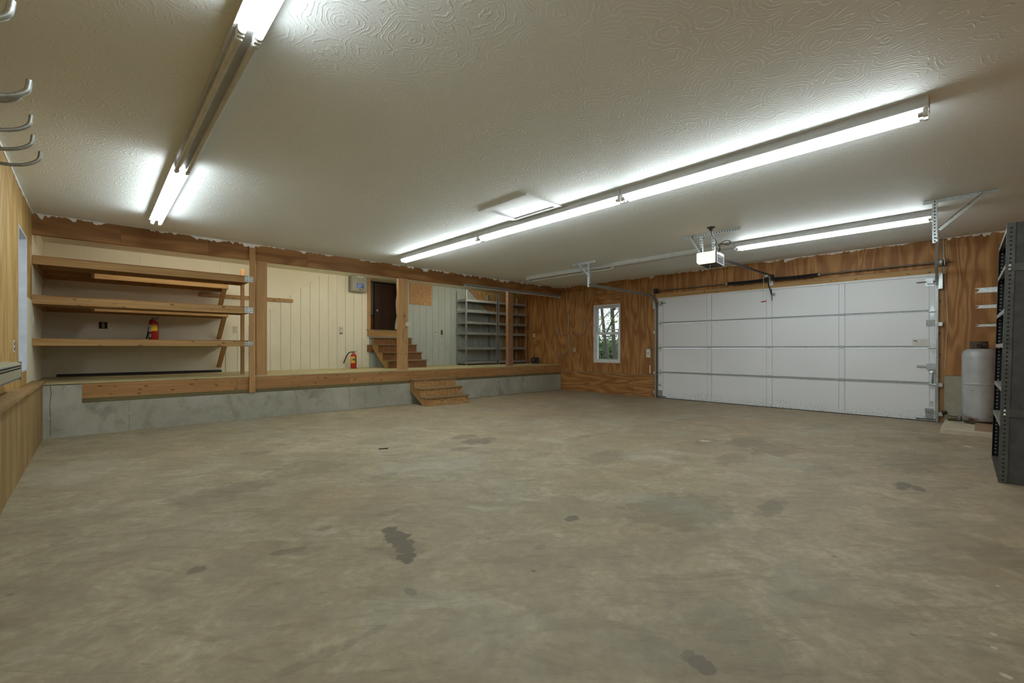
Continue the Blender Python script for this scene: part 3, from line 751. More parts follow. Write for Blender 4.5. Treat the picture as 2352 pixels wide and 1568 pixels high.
# ================================================================ wooden wall shelves
SH = [(2.352, 2.470), (1.820, 1.940), (1.258, 1.357)]
XE = p1 - .003
yA0, yA1, yB = Y0 + .002, 9.22, 9.90
xret = onY(217, 640, 9.5).x
names = ['top', 'middle', 'lowest']
for i, (z0, z1) in enumerate(SH):
    sh = tag(empty('wooden_shelf', (.6, 9.2, z0)), ['topmost wooden shelf frame fixed between wall and stud', 'middle wooden shelf frame fixed between wall and stud', 'lowest wooden shelf frame with a fire extinguisher on it'][i], 'shelf', 'built-in wooden shelves')
    def sb(x0, x1, y0, y1, za, zb, nm, m): return MB().box(x0, x1, y0, y1, za, zb).build(nm, m, sh, bevel=.002)
    zt = z1 - .014
    sb(XL + .002, XE, yA0, yA0 + .038, z0, zt, 'front_beam', 'lum_x')
    sb(XL + .042, XE - .0, yA1 - .038, yA1, z0, zt, 'rear_beam', 'lum_x')
    sb(XL + .002, XL + .040, yA0 + .040, Yb - .002, z0, zt, 'end_rail', 'lum_y')
    sb(XE - .04, XE, yA0 + .040, yA1 - .040, z0, zt, 'end_rail', 'lum_y')
    sb(xret - .038, xret, yA1 + .002, yB - .002, z0, zt, 'cross_rail', 'lum_y')
    eb = onY(525, 700, yB).x
    sb(XL + .042, eb, yB, yB + .038, z0 + .004, zt, 'aisle_beam', 'lum_x')
    sb(XL + .042, eb, Yb - .040, Yb - .002, z0, zt, 'wall_ledger', 'lum_x')
    sb(eb - .038, eb, yB + .040, Yb - .042, z0, zt, 'cross_rail', 'lum_y')
    sb(XL + .002, XE, yA0, yA1, zt, z1, 'shelf_top', 'ply_beam')
    sb(XL + .002, xret, yA1 + .001, yB - .001, zt, z1, 'shelf_top', 'ply_beam')
    sb(XL + .002, eb, yB, Yb - .002, zt, z1, 'shelf_top', 'ply_beam')
    # knee brace back to the wall
    MB().bar((eb - .06, yB + .02, z0 + .02), (eb - .06, Yb - .03, z0 - .40), .038, .075, (1, 0, 0)).build('knee_brace', 'lum_z', sh)
    # galvanised tie plate
    tp = MB().box(p1 - .075, p1 + .055, Y0 - .0445, Y0 - .0405, z0 + .01, z1 - .015).build('tie_plate', 'galv_lt', sh)
    for kx in (-.06, -.03, .015, .04):
        for kz in (.03, .07):
            MB().lathe([(.006, 0), (.006, .002), (.001, .003)], (0, 0, 0), 8).build('nail', 'hole', tp, False, True)
            o = COL.objects[-1]; o.rotation_euler = (math.pi / 2, 0, 0); o.location = Vector((p1 + kx, Y0 - .0445, z0 + .01 + kz)) - ORG[tp.name]
q = onY(557, 800, 9.26)
tag(MB().box(q.x - .033, q.x + .025, 9.225, 9.263, ZP, 2.655).build('shelf_upright', 'lum_z', None, bevel=.002), 'slim upright standing on the platform behind the shelf ends', 'upright')
a, c = onY(525, 684, Yb), onY(672, 691, Yb)
tag(MB().box(1.5, c.x, Yb - .042, Yb - .003, c.z - .035, c.z + .035).build('wall_rail', 'lum_x', None, bevel=.002), 'short brown rail nailed across the diagonal siding joint', 'rail')

# ================================================================ garage door
gd = struct(empty('door_1', (X0, (DY0 + DY1) / 2, 0)), 'wide white four-section overhead garage door')
zj = [.012, .620, 1.228, 1.83, DZ]
yst = [5.5629, 5.447, 4.359, 4.261, 3.124, 3.026, 1.892, 1.805, .649, .580]
for i in range(4):
    z0, z1 = zj[i] + (.002 if i else 0), zj[i + 1] - .002
    s = MB().box(X0 + .022, X0 + .055, DY0 + .004, DY1 - .004, z0, z1).build('door_section', 'door', gd)
    for k in range(5):
        MB().box(X0 + .002, X0 + .022, yst[2 * k + 1], yst[2 * k], z0 + .022, z1 - .004).build('stile', 'door', s, bevel=.002)
    for k in range(4):
        MB().box(X0 + .008, X0 + .022, yst[2 * k + 2] + .006, yst[2 * k + 1] - .006, z0 + .032, z1 - .012).build('panel', 'door', s, bevel=.003)
    MB().prism([(X0 + .022, z0), (X0 + .0, z0), (X0 + .0, z0 + .022), (X0 + .010, z0 + .030), (X0 + .022, z0 + .030)], DY0 + .004, DY1 - .004, 'y').build('section_rail', 'galv_dark' if i else 'door', s)
MB().box(X0 - .012, X0 + .03, DY0 + .004, DY1 - .004, DZ - .03, DZ + .005).build('top_stop', 'white', gd)
MB().box(X0 + .0, X0 + .06, DY0, DY1, 0.0, .014).build('bottom_seal', 'black', gd)
# leaf hinges
def hinge(y, z, end):
    h = empty('hinge', (X0, y, z)); h.parent = gd; h.location = Vector((X0, y, z)) - ORG[gd.name]
    if end:
        poly = [(y - .045, z - .012), (y - .03, z - .03), (y, z - .095), (y + .03, z - .03), (y + .045, z - .012), (y + .045, z + .012), (y + .03, z + .035), (y, z + .105), (y - .03, z + .035), (y - .045, z + .012)]
        MB().prism(poly, X0 - .004, X0 + .002, 'x').build('hinge_leaf', 'galv_lt', h)
    else:
        MB().box(X0 - .004, X0 + .002, y - .04, y + .04, z - .012, z + .035).build('hinge_leaf', 'galv', h)
    MB().tube([(X0 - .012, y - .05, z), (X0 - .012, y + .05, z)], .011, 8).build('hinge_pin', 'galv_dark' if not end else 'galv', h, True)
    return h
for zz in zj[1:4]:
    for k in (0, 4): hinge((yst[2 * k] + yst[2 * k + 1]) / 2, zz, True)
    for k in (1, 2, 3): hinge((yst[2 * k] + yst[2 * k + 1]) / 2, zz + .012, False)
for yy, sg in ((DY0 + .075, -1), (DY1 - .075, 1)):
    # top roller bracket, bottom bracket with roller
    tb_ = MB().box(X0 - .006, X0 + .002, yy - .06, yy + .05, 2.26, 2.39).box(X0 - .05, X0 - .006, yy - .05, yy + .03, 2.30, 2.36).build('top_bracket', 'galv', gd)
    MB().tube([(X0 - .03, yy + .16 * -sg, 2.335), (X0 - .03, yy + .10 * sg, 2.335)], .006, 8).build('roller_shaft', 'blackmetal', tb_)
    bb_ = MB().box(X0 - .005, X0 + .002, yy - .05, yy + .05, .03, .19).box(X0 - .03, X0 - .005, yy - .05 - (.09 if sg < 0 else .0) * 0, yy + .05, .16, .19).build('bottom_bracket', 'galv_dark', gd)
    MB().tube([(X0 - .03, yy + .17 * -sg, .04), (X0 - .03, yy + .08 * sg, .04)], .008, 8).build('roller_shaft', 'blackmetal', bb_)
p = onX(2100, 953, X0); MB().box(X0 - .006, X0 + .001, DY0 + .03, p.y - .13, .155, .215).build('flat_bar', 'galv_dark', gd)
# lock bolt, lift handle, latch, stickers at the right stile
c = onX(2139, 841, X0)
lk = MB().box(X0 - .03, X0 + .002, c.y - .06, c.y + .055, c.z - .055, c.z + .05).build('lock_case', 'galv', gd, bevel=.004)
MB().box(X0 - .022, X0 - .006, c.y + .055, c.y + .18, c.z - .012, c.z + .018).build('lock_bolt', 'galv', lk)
c = onX(2141, 868, X0)
lh = MB().tube([(X0 - .012, c.y, c.z - .085), (X0 - .03, c.y, c.z - .03), (X0 - .03, c.y, c.z + .05), (X0 - .012, c.y, c.z + .085)], .012, 10).build('lift_handle', 'galv', gd, True)
MB().lathe([(.03, 0), (.03, .012), (.012, .02)], (0, 0, 0), 14).build('handle_cap', 'galv_lt', lh, True, True); o = COL.objects[-1]; o.rotation_euler = (0, -math.pi / 2, 0); o.location = Vector((X0 - .004, c.y, c.z + .09)) - ORG[lh.name]
c = onX(2146, 741, X0)
MB().box(X0 - .008, X0 + .002, c.y - .01, c.y + .10, c.z - .05, c.z + .05).build('lock_strap', 'galv_dark', gd)
c0_, c1_ = onX(2095, 778, X0), onX(2134, 795, X0)
stk = MB().box(X0 + .004, X0 + .0085, c1_.y, c0_.y, c1_.z, c0_.z).build('warning_sticker', 'paper', gd)
stk['label'] = 'white printed sticker with small grey lines'
H_ = c0_.z - c1_.z
for k in range(5):
    MB().box(X0 + .003, X0 + .0042, c1_.y + .02, c0_.y - (.11 if k < 2 else .02), c0_.z - H_ * (.22 + .16 * k) - .004, c0_.z - H_ * (.22 + .16 * k)).build('print_line', 'hole_lt', stk)
MB().prism([(c0_.y - .02, c0_.z - .025), (c0_.y - .07, c0_.z - .025), (c0_.y - .07, c0_.z - .035), (c0_.y - .045, c0_.z - .035), (c0_.y - .075, c0_.z - .06), (c0_.y - .06, c0_.z - .06), (c0_.y - .035, c0_.z - .04), (c0_.y - .02, c0_.z - .05)], X0 + .003, X0 + .0042, 'x').build('print_arrow', 'ink', stk)
c = onX(2140, 926, X0); t_ = MB().box(X0 - .001, X0 + .003, c.y - .022, c.y + .022, c.z - .045, c.z + .04).build('small_tag', 'paper', gd)
for k in range(3): MB().box(X0 - .002, X0 - .001, c.y - .018, c.y + .018, c.z - .03 + k * .022, c.z - .022 + k * .022).build('print_line', 'redink' if k == 2 else 'hole_lt', t_)
MB().tube([(X0 - .002, c.y + .025, c.z + .28), (X0 - .002, c.y + .03, c.z + .1), (X0 - .002, c.y + .028, c.z - .2)], .003, 6).build('pull_string', 'paper', gd)
c = onX(1515, 884, X0); MB().box(X0 - .001, X0 + .003, c.y - .04, c.y + .03, c.z - .03, c.z + .03).build('small_tag', 'hole_lt', gd)

# ---------------------------------------------------------------- door tracks
def channel(mb, pts, nrm, w=.052, d=.03, t=.004):
    """U-channel swept along pts: back plate + two lips; nrm = opening side dir"""
    nrm = Vector(nrm)
    for a, b in zip(pts, pts[1:]):
        a, b = Vector(a), Vector(b); dr = (b - a).normalized(); sd = dr.cross(nrm).normalized()
        e = dr * .002
        mb.bar(a - e, b + e, w, t, nrm)
        for s in (-1, 1): mb.bar(a + sd * (s * w / 2) + nrm * d / 2 - e, b + sd * (s * w / 2) + nrm * d / 2 + e, t, d, nrm)
    return mb
def track(yw, sg, hx, label, dyh=0.0):
    """sg=+1: track on the +Y side of the door. hx = X of the rear hanger"""
    t = tag(empty('door_track', (X0 - .05, yw, 0)), label, 'door track', 'overhead door tracks')
    nr = (0, -sg, 0)
    y = yw
    channel(MB(), [(X0 - .045, y, .02), (X0 - .045, y, 2.22)], nr).build('vertical_track', 'track', t)
    R = .30; zc = 2.22; xc = X0 - .045 - R
    arc = [(xc + R * math.cos(a), y, zc + R * math.sin(a)) for a in [math.radians(8.5 * k) for k in range(11)]]
    channel(MB(), arc, nr).build('curved_track', 'track', t)
    zt = zc + R
    channel(MB(), [(arc[-1][0], y, arc[-1][2]), (hx - .05, y + dyh, zt + .012)], nr).build('horizontal_track', 'track', t)
    for z in (.14, .62, 1.62):
        MB().box(X0 - .065, X0 + .002, y + sg * .002 if sg > 0 else y - .05, y + .05 if sg > 0 else y - .002, z - .03, z + .03).build('jamb_bracket', 'galv_lt', t)
    MB().box(X0 - .07, X0 - .062, y - .012 - (.04 if sg < 0 else 0), y + .012 + (.04 if sg > 0 else 0), 2.20, 2.46).build('flag_bracket', 'galv_lt', t)
    return t, zt + .012
HXR = 7.46; yTR = DY0 - .035; yTL = DY1 + .03
trR, zTR = track(yTR, -1, HXR, 'steel overhead door track beside the silver tank', -.15)
trL, zTL = track(yTL, 1, 7.5, 'steel overhead door track beside the window')
# perforated angle-iron hangers
def angle_iron(mb, a, b, up, w=.034, t=.003, holes=True, mh=1, side=1):
    a, b = Vector(a), Vector(b); d = (b - a).normalized(); u = Vector(up).normalized(); r = d.cross(u).normalized()
    mb.bar(a + r * side * w / 2, b + r * side * w / 2, w, t, u, 0)
    mb.bar(a + u * w / 2, b + u * w / 2, t, w, u, 0)
    if holes:
        L = (b - a).length; n = int(L / .04)
        for k in range(n):
            p = a + d * (.02 + k * .04)
            for s in (-1, 1):
                mb.tube([p + u * w / 2 + r * s * (t / 2 + .0003), p + u * w / 2 + r * s * (t / 2 + .0008)], .0085, 8, mh)
                mb.tube([p + r * side * w / 2 + u * s * (t / 2 + .0003), p + r * side * w / 2 + u * s * (t / 2 + .0008)], .0085, 8, mh)
    return mb
def hanger(parent, x, y, zt, ya, yb2, ybr, zbr):
    ms = ['galv_lt', 'hole']
    angle_iron(MB(), (x, ya, ZC - .0035), (x, yb2, ZC - .0035), (0, 0, -1), .04).build('ceiling_angle', ['galv_lt', 'paper'], parent)
    angle_iron(MB(), (x - .008, y, ZC - .005), (x - .008, y, zt - .03), (0, 1, 0), .045).build('drop_angle', ms, parent)
    angle_iron(MB(), (x - .016, y, zbr), (x - .016, ybr, ZC - .02), (-1, 0, 0), .04).build('diagonal_angle', ['galv_lt', 'paper'], parent)
hanger(trR, HXR, yTR - .135, zTR, .535, -.11, .03, onX(2157, 525, 7.46).z)
hanger(trL, 7.5, yTL + .02, zTL, 6.09, 5.48, 5.95, zTL + .17)
# torsion bar with springs and drums
ts = tag(empty('torsion_shaft', (X0 - .1, 3.05, 2.63)), 'long steel torsion shaft with black springs over the garage door', 'torsion shaft')
zT, xT = 2.635, X0 - .095
MB().tube([(xT, .40, zT), (xT, 5.66, zT)], .0127, 10).build('shaft', 'rod', ts, True)
MB().box(X0 - .020, X0 - .0085, 3.0, 3.07, zT - .12, zT + .1).box(xT - .01, X0 - .019, 3.03, 3.04, zT - .06, zT + .05).build('centre_bracket', 'galv', ts)
def spring(y0, y1):
    mb = MB(); turns = 62; pts = []; n = turns * 8
    for k in range(n + 1):
        a = 2 * math.pi * k / 8; f = k / n
        sag = .012 * math.sin(math.pi * f)
        pts.append((xT + .030 * math.cos(a), y0 + (y1 - y0) * f, zT - sag + .030 * math.sin(a)))
    return mb.tube(pts, .0062, 5).build('torsion_spring', 'blackmetal', ts, True)
spring(3.07, 3.87); spring(2.19, 3.0)
for y in (3.87, 2.17): MB().tube([(xT, y, zT), (xT, y + .035, zT)], .03, 12).build('winding_cone', 'galv', ts, True)
for y, s in ((5.57, 1), (.52, -1)):
    MB().tube([(xT, y - .035, zT), (xT, y - .03, zT), (xT, y, zT), (xT, y + .03, zT), (xT, y + .035, zT)], [.03, .062, .05, .062, .03], 16).build('cable_drum', 'blackmetal' if s > 0 else 'galv', ts, True)
    MB().box(xT - .035, X0 - .0085, y + s * .055, y + s * .06, zT - .06, zT + .05).build('end_bracket', 'galv', ts)

# ---------------------------------------------------------------- opener
op = tag(empty('garage_opener', (7.2, 3.0, 2.58)), 'ceiling-hung garage door opener with a lit warm lens and rail', 'door opener')
OY = 3.0
ox = onY(1622, 592, OY).x
hw = .135
zb_, zt_ = 2.55, 2.738
# body behind the lens
MB().prism([(ox + .03, zb_ + .01), (ox + .36, zb_ - .02), (ox + .36, zt_ - .02), (ox + .03, zt_)], OY - hw, OY + hw, 'y').build('motor_housing', 'rackpanel', op, bevel=.006)
MB().prism([(ox - .05, zb_ + .02), (ox + .03, zb_), (ox + .03, zt_), (ox - .05, zt_ - .02)], OY - hw + .004, OY + hw - .004, 'y').build('light_lens', 'lens', op, bevel=.012)
sp_ = MB().prism([(ox + .06, zb_ + .005), (ox + .33, zb_ - .02), (ox + .33, zt_ - .025), (ox + .06, zt_ - .005)], OY - hw - .006, OY - hw + .002, 'y').build('side_cover', 'white', op)
MB().prism([(ox + .085, zb_ + .025), (ox + .30, zb_ + .003), (ox + .30, zt_ - .065), (ox + .085, zt_ - .05)], OY - hw - .008, OY - hw - .005, 'y').build('dark_label', 'ink', sp_)
MB().box(ox + .10, ox + .24, OY - hw - .0095, OY - hw - .0075, zt_ - .085, zt_ - .075).build('print_line', 'paper', sp_)
MB().box(ox + .10, ox + .15, OY - hw - .0095, OY - hw - .0075, zb_ + .035, zb_ + .041).build('print_line', 'paper', sp_)
MB().tube([(ox + .15, OY, zb_ + .0), (ox + .15, OY + .005, zb_ - .05), (ox + .14, OY, zb_ - .075)], .004, 6).build('antenna_wire', 'paper', op)
# rail to the header
hx_ = X0 - .10
zr = 2.70
MB().bar((ox + .34, OY, 2.70), (hx_, OY, zr), .022, .036).build('rail', 'blackmetal', op)
MB().box(hx_ - .05, X0, OY - .02, OY + .02, zr - .035, zr + .03).build('header_bracket', 'blackmetal', op)
tr_ = MB().box(X0 - .42, X0 - .32, OY - .02, OY + .03, zr - .045, zr - .012).build('trolley', 'galv', op)
MB().bar((X0 - .36, OY + .02, zr - .03), (X0 - .06, OY + .02, zr - .36), .012, .028).bar((X0 - .10, OY + .008, zr - .26), (X0 - .05, OY + .008, zr - .50), .008, .022).build('door_arm', 'blackmetal', op)
MB().box(X0 - .05, X0 - .004, OY - .03, OY + .0, zr - .40, zr - .34).tube([(X0 - .05, OY - .04, zr - .37), (X0 - .05, OY + .03, zr - .37)], .014, 8).build('door_bracket', 'galv', op)
rp = onX(1754, 692, X0 - .37)
MB().tube([(X0 - .37, rp.y, zr - .04), (X0 - .37, rp.y, rp.z)], .0035, 6).build('release_cord', 'paper', op)
MB().tube([(X0 - .37, rp.y - .05, rp.z + .004), (X0 - .37, rp.y, rp.z - .002), (X0 - .37, rp.y + .05, rp.z - .006)], [.009, .012, .009], 8).build('release_handle', 'red', op, True)
# hanging irons
ms = ['galv', 'hole']
angle_iron(MB(), (7.01, 3.39, ZC - .0035), (7.01, 2.50, ZC - .0035), (0, 0, -1), .038).build('ceiling_angle', ms, op)
yl, yr = OY + hw - .03, OY - hw + .03
angle_iron(MB(), (7.02, yl - .02, ZC - .004), (ox + .06, yl - .02, zt_ - .01), (0, 1, 0), .034).build('drop_angle', ms, op)
angle_iron(MB(), (7.02, yr, ZC - .004), (ox + .06, yr, zt_ - .01), (0, 1, 0), .034).build('drop_angle', ms, op)
angle_iron(MB(), (7.0, yl + .14, ZC - .01), (ox + .03, yl - .02, zt_ - .0), (-1, 0, 0), .034).build('brace_angle', ms, op)
# ceiling outlet and looped power cord
cp = onZ(1633, 522, ZC)
MB().lathe([(.06, 0), (.06, -.008), (.03, -.012), (.03, -.03), (.018, -.05), (.001, -.05)], (0, 0, 0), 14).build('ceiling_plug', 'black', op, True, True); COL.objects[-1].location = Vector((cp.x, cp.y, ZC)) - ORG[op.name]
def bez(ps, n=8):
    out = []; ps = [Vector(p) for p in ps]
    for i in range(len(ps) - 1):
        p0, p1_, p2_, p3 = ps[max(i - 1, 0)], ps[i], ps[i + 1], ps[min(i + 2, len(ps) - 1)]
        for k in range(n):
            t = k / n
            out.append(.5 * ((2 * p1_) + (p2_ - p0) * t + (2 * p0 - 5 * p1_ + 4 * p2_ - p3) * t * t + (3 * p1_ - p0 - 3 * p2_ + p3) * t ** 3))
    out.append(ps[-1]); return out
yy = cp.y
MB().tube(bez([(cp.x, yy, ZC - .05), (cp.x + .03, yy, 2.92), (7.0, yy + .03, 2.86), (7.05, yy + .09, 2.80), (7.08, yy + .08, 2.71), (7.1, yy + .02, 2.74), (7.08, yy - .0, 2.84), (7.05, yy - .10, 2.87), (7.06, yy - .16, 2.84), (7.08, yy - .1, 2.81), (7.12, yy + .03, 2.85), (7.16, yy + .05, 2.78), (ox + .12, yy + .03, zt_)]), .006, 6).build('power_cord', 'black', op, True)
MB().tube(bez([(ox + .1, yy + .08, zt_ + .06), (ox + .05, yy + .02, zt_ + .03), (ox + .04, yy - .06, zt_ + .055), (ox + .06, yy - .08, zt_ - .01)]), .005, 6).build('bell_wire', 'cordtan', op, True)

# ---------------------------------------------------------------- ceiling strip lights
def strip_light(name, x, ya, yb2, lit, ntube, label, group, z=ZC, only_socket=False):
    y0, y1 = min(ya, yb2), max(ya, yb2)
    t = tag(empty(name, (x, (y0 + y1) / 2, z)), label, 'light', group)
    ch = MB()
    ch.prism([(x - .056, z - .0005), (x + .056, z - .0005), (x + .058, z - .05), (x + .074, z - .084), (x + .055, z - .080), (x - .055, z - .080), (x - .074, z - .084), (x - .058, z - .05)], y0 + .003, y1 - .003, 'y')
    ch.build('channel', 'fixture', t)
    xs_ = [x - .040, x + .040] if ntube == 2 else ([x] if ntube == 1 else [])
    for xx in xs_:
        zc_ = z - .118
        MB().tube([(xx, y0 + .06, zc_), (xx, y1 - .06, zc_)], .019, 12).build('tube', 'tube' if lit else 'deadtube', t, True)
        for ye_, s in ((y0, 1), (y1, -1)):
            MB().tube([(xx, ye_ + s * .032, zc_), (xx, ye_ + s * .06, zc_)], .0192, 12).build('tube_cap', 'cap', t, True)
            MB().box(xx - .016, xx + .016, ye_ + s * .008, ye_ + s * .034, zc_ - .022, z - .06).build('lamp_holder', 'socket', t, bevel=.004)
    if not xs_:
        for ye_, s in ((y0, 1), (y1, -1)):
            MB().box(x - .016, x + .016, ye_ + s * .008, ye_ + s * .034, z - .13, z - .07).build('lamp_holder', 'socket', t)
    return t
xa = 4.40
ybr = [onZ(px, py, ZC - .05).y for px, py in ((918, 592), (1104, 541), (1431, 446), (2133, 228))]
strip_light('strip_light', xa, ybr[0], ybr[1], True, 2, 'lit strip light reaching toward the header beam, past the attic hatch', 'row of lit strip lights along the ceiling hatch')
strip_light('strip_light', xa, ybr[1], ybr[2], True, 2, 'lit strip light touching the attic hatch', 'row of lit strip lights along the ceiling hatch')
strip_light('strip_light', xa, ybr[2], ybr[3], True, 2, 'lit strip light of the hatch row ending near the steel rack wall', 'row of lit strip lights along the ceiling hatch')
xc_ = 8.03
ycr = [onX(px, py, xc_).y for px, py in ((1213, 637), (1407, 611), (1690, 563), (2147, 492))]
strip_light('strip_light', xc_, ycr[0], ycr[1], False, 1, 'unlit strip light crossing behind the left track hanger', 'row of strip lights before the garage door')
strip_light('strip_light', xc_, ycr[1], ycr[2], False, 0, 'strip light channel without tubes behind the door opener', 'row of strip lights before the garage door')
strip_light('strip_light', xc_, ycr[2], ycr[3], True, 2, 'lit strip light ending at the track hanger by the tank', 'row of strip lights before the garage door')
xb_ = .615
yb3 = [onZ(px, py, ZC - .05).y for px, py in ((345, 500), (405, 372), (558, 55))]
strip_light('strip_light', xb_, yb3[0], yb3[1], True, 2, 'lit twin-tube strip light ending by the wooden shelves', 'row of twin-tube strip lights by the hooks')
strip_light('strip_light', xb_, yb3[1], yb3[2], False, 2, 'unlit twin-tube strip light between two lit ones', 'row of twin-tube strip lights by the hooks')
strip_light('strip_light', xb_, yb3[2], yb3[2] - 2.44, True, 2, 'lit twin-tube strip light overhead beside the row of hooks', 'row of twin-tube strip lights by the hooks')
# loose strip light fixed below the beam
fa, fb = onY(1064, 660, Y0 - .02), onY(1286, 682, Y0 - .02)
lb = tag(empty('beam_light', ((fa.x + fb.x) / 2, Y0 - .04, 2.72)), 'unlit strip light fixed under the header beam by the steel shelving', 'light')
MB().prism([(Y0 - .075, 2.790), (Y0 - .001, 2.790), (Y0 - .001, 2.752), (Y0 - .03, 2.742), (Y0 - .075, 2.757)], fa.x, fb.x, 'x').build('channel', 'galv_dark', lb)
MB().tube([(fa.x + .06, Y0 - .05, 2.732), (fb.x - .06, Y0 - .05, 2.732)], .014, 10).build('tube', 'deadtube', lb, True)
for xx in (fa.x + .02, fb.x - .05): MB().box(xx, xx + .03, Y0 - .065, Y0 - .035, 2.712, 2.76).build('lamp_holder', 'socket', lb)

# fixtures on the platform ceiling, behind the header beam
for k, (a_, lab_) in enumerate(((.1, 'lit single-tube light behind the beam over the wooden shelves'), (3.0, 'lit single-tube light behind the beam before the cream siding'), (6.3, 'lit single-tube light behind the beam before the grey-green siding'))):
    tl = tag(empty('platform_light', (a_ + 1.2, 9.1, ZPC)), lab_, 'light', 'lights on the platform ceiling')
    MB().prism([(9.05, ZPC - .0005), (9.15, ZPC - .0005), (9.14, ZPC - .045), (9.06, ZPC - .045)], a_, a_ + 2.44, 'x').build('channel', 'fixture', tl)
    MB().tube([(a_ + .06, 9.1, ZPC - .07), (a_ + 2.38, 9.1, ZPC - .07)], .013, 10).build('tube', 'tube_dim', tl, True)
    for xx in (a_ + .01, a_ + 2.40): MB().box(xx, xx + .03, 9.085, 9.115, ZPC - .088, ZPC - .04).build('lamp_holder', 'socket', tl)
# attic hatch
hx0, hx1, hy0, hy1 = 3.67, 4.335, 3.665, 4.545
ah = tag(empty('attic_hatch', ((hx0 + hx1) / 2, (hy0 + hy1) / 2, ZC)), 'white framed attic hatch in the ceiling beside the strip lights', 'hatch')
w = .075
for (x0, x1, y0, y1) in ((hx0, hx1, hy0, hy0 + w), (hx0, hx1, hy1 - w, hy1), (hx0, hx0 + w, hy0 + w, hy1 - w), (hx1 - w, hx1, hy0 + w, hy1 - w)):
    MB().box(x0, x1, y0, y1, ZC - .02, ZC).build('hatch_trim', 'white', ah, bevel=.003)
MB().box(hx0 + w, hx1 - w, hy0 + w, hy1 - w, ZC - .004, ZC - .0005).build('hatch_panel', 'white', ah)

# ================================================================ ladder hooks on the left wall
tips = [(27, 5), (68, 187), (72, 267), (76, 312), (93, 350)]
hl = ['conduit ladder hook farthest from the window recess', 'thick conduit hook, fourth from the window recess', 'conduit ladder hook third from the window recess', 'conduit ladder hook second from the window recess', 'conduit ladder hook closest to the window recess']
for i, (px, py) in enumerate(tips):
    p = onZ(px, py, 2.45)
    L = p.x - XL
    pts = [(XL + .012, p.y, 2.62)] + [(XL + .016, p.y, 2.55)]
    cx_, cz_, r_ = XL + .016 + (L - .016) / 2, 2.45, (L - .016) / 2
    pts.append((XL + .018, p.y, 2.47))
    for k in range(1, 12):
        a = math.pi + math.pi * k / 12
        # flattened U
        ca, sa = math.cos(a), math.sin(a)
        pts.append((cx_ + r_ * ca, p.y, cz_ - .015 - .10 * abs(sa)))
    pts.append((p.x, p.y, 2.455))
    hk = tag(empty('ladder_hook', (XL, p.y, 2.37)), hl[i], 'hook', 'conduit hooks on the left wall')
    MB().tube(bez(pts, 3), .0125 if i < 2 else .0100, 10).build('hook_pipe', 'pipe', hk, True)
    MB().box(XL, XL + .006, p.y - .02, p.y + .02, 2.54, 2.64).build('hook_plate', 'galv', hk)
if True:
    p = onZ(68, 187, 2.45)
    # second thinner hook nested under the thick one
    pts = [(XL + .012, p.y + .05, 2.58), (XL + .016, p.y + .05, 2.5)]
    for k in range(1, 12):
        a = math.pi + math.pi * k / 12; ca, sa = math.cos(a), math.sin(a)
        pts.append((XL + .19 + .165 * math.copysign(abs(ca) ** .75, ca), p.y + .05, 2.42 - .085 * abs(sa) ** .8))
    hk = tag(empty('ladder_hook', (XL, p.y + .05, 2.33)), 'thin conduit hook tucked just under the thick one', 'hook', 'conduit hooks on the left wall')
    MB().tube(bez(pts, 3), .009, 10).build('hook_pipe', 'pipe', hk, True)
    MB().box(XL, XL + .006, p.y + .03, p.y + .07, 2.50, 2.60).build('hook_plate', 'galv', hk)

# heater on the left wall
hy0, hy1 = 4.15, 6.22
ht = tag(empty('wall_heater', (XL, (hy0 + hy1) / 2, .93)), 'long tan baseboard heater with a slotted grille above the ledge', 'heater')
MB().prism([(XL + .001, .93), (-.515, .93), (-.497, .955), (-.497, 1.075), (-.515, 1.092), (XL + .001, 1.10)], hy0, hy1, 'y').build('heater_case', 'heater', ht)
for k in range(44):
    y = hy0 + .04 + k * .0455
    for z in (1.052, 1.030): MB().box(-.4985, -.4955, y, y + .030, z, z + .013).build('grille_slot', 'hole', ht)
MB().box(-.52, -.494, hy1 - .012, hy1 + .004, .925, 1.098).build('end_cap', 'heater', ht)
MB().box(-.53, -.496, hy0, hy1 - .02, .945, .952).build('lower_lip', 'ink', ht)

# outlets and plates
def plate_on(name, px, py, plane, w, h, label, mat='paper', slots=2, slotmat='ink', cat='outlet', group=None, t=.006):
    ax, val = plane
    p = onX(px, py, val) if ax == 'x' else onY(px, py, val)
    r = tag(empty(name, p), label, cat, group)
    if ax == 'x':
        s = -1 if val > 0 else 1
        MB().box(val, val + s * t, p.y - w / 2, p.y + w / 2, p.z - h / 2, p.z + h / 2).build('plate', mat, r, bevel=.0015)
        for k in range(slots):
            zz = p.z + (k - (slots - 1) / 2) * h * .42
            MB().box(val + s * t, val + s * (t + .003), p.y - w * .25, p.y + w * .25, zz - h * .14, zz + h * .14).build('socket', slotmat, r)
    else:
        MB().box(p.x - w / 2, p.x + w / 2, val - t, val, p.z - h / 2, p.z + h / 2).build('plate', mat, r, bevel=.0015)
        for k in range(slots):
            zz = p.z + (k - (slots - 1) / 2) * h * .42
            MB().box(p.x - w * .25, p.x + w * .25, val - t - .003, val - t, zz - h * .14, zz + h * .14).build('socket', slotmat, r)
    return r, p
plate_on('wall_outlet', 31, 795, ('x', XL), .08, .125, 'white outlet on the pale plywood above the heater')
plate_on('wall_outlet', 76, 735, ('x', XL), .08, .13, 'white switch plate on drywall beside the middle wooden shelf', slots=1, slotmat='paper', cat='switch')
plate_on('wall_outlet', 540, 757, ('y', Yb), .085, .14, 'ivory outlet on the cream wall beside the shelf braces', 'ivory', 2, 'ivory')
r, p = plate_on('open_outlet_box', 237, 747, ('y', Yb), .11, .115, 'open black outlet box in the wall above the lowest wooden shelf', 'hole', 0)
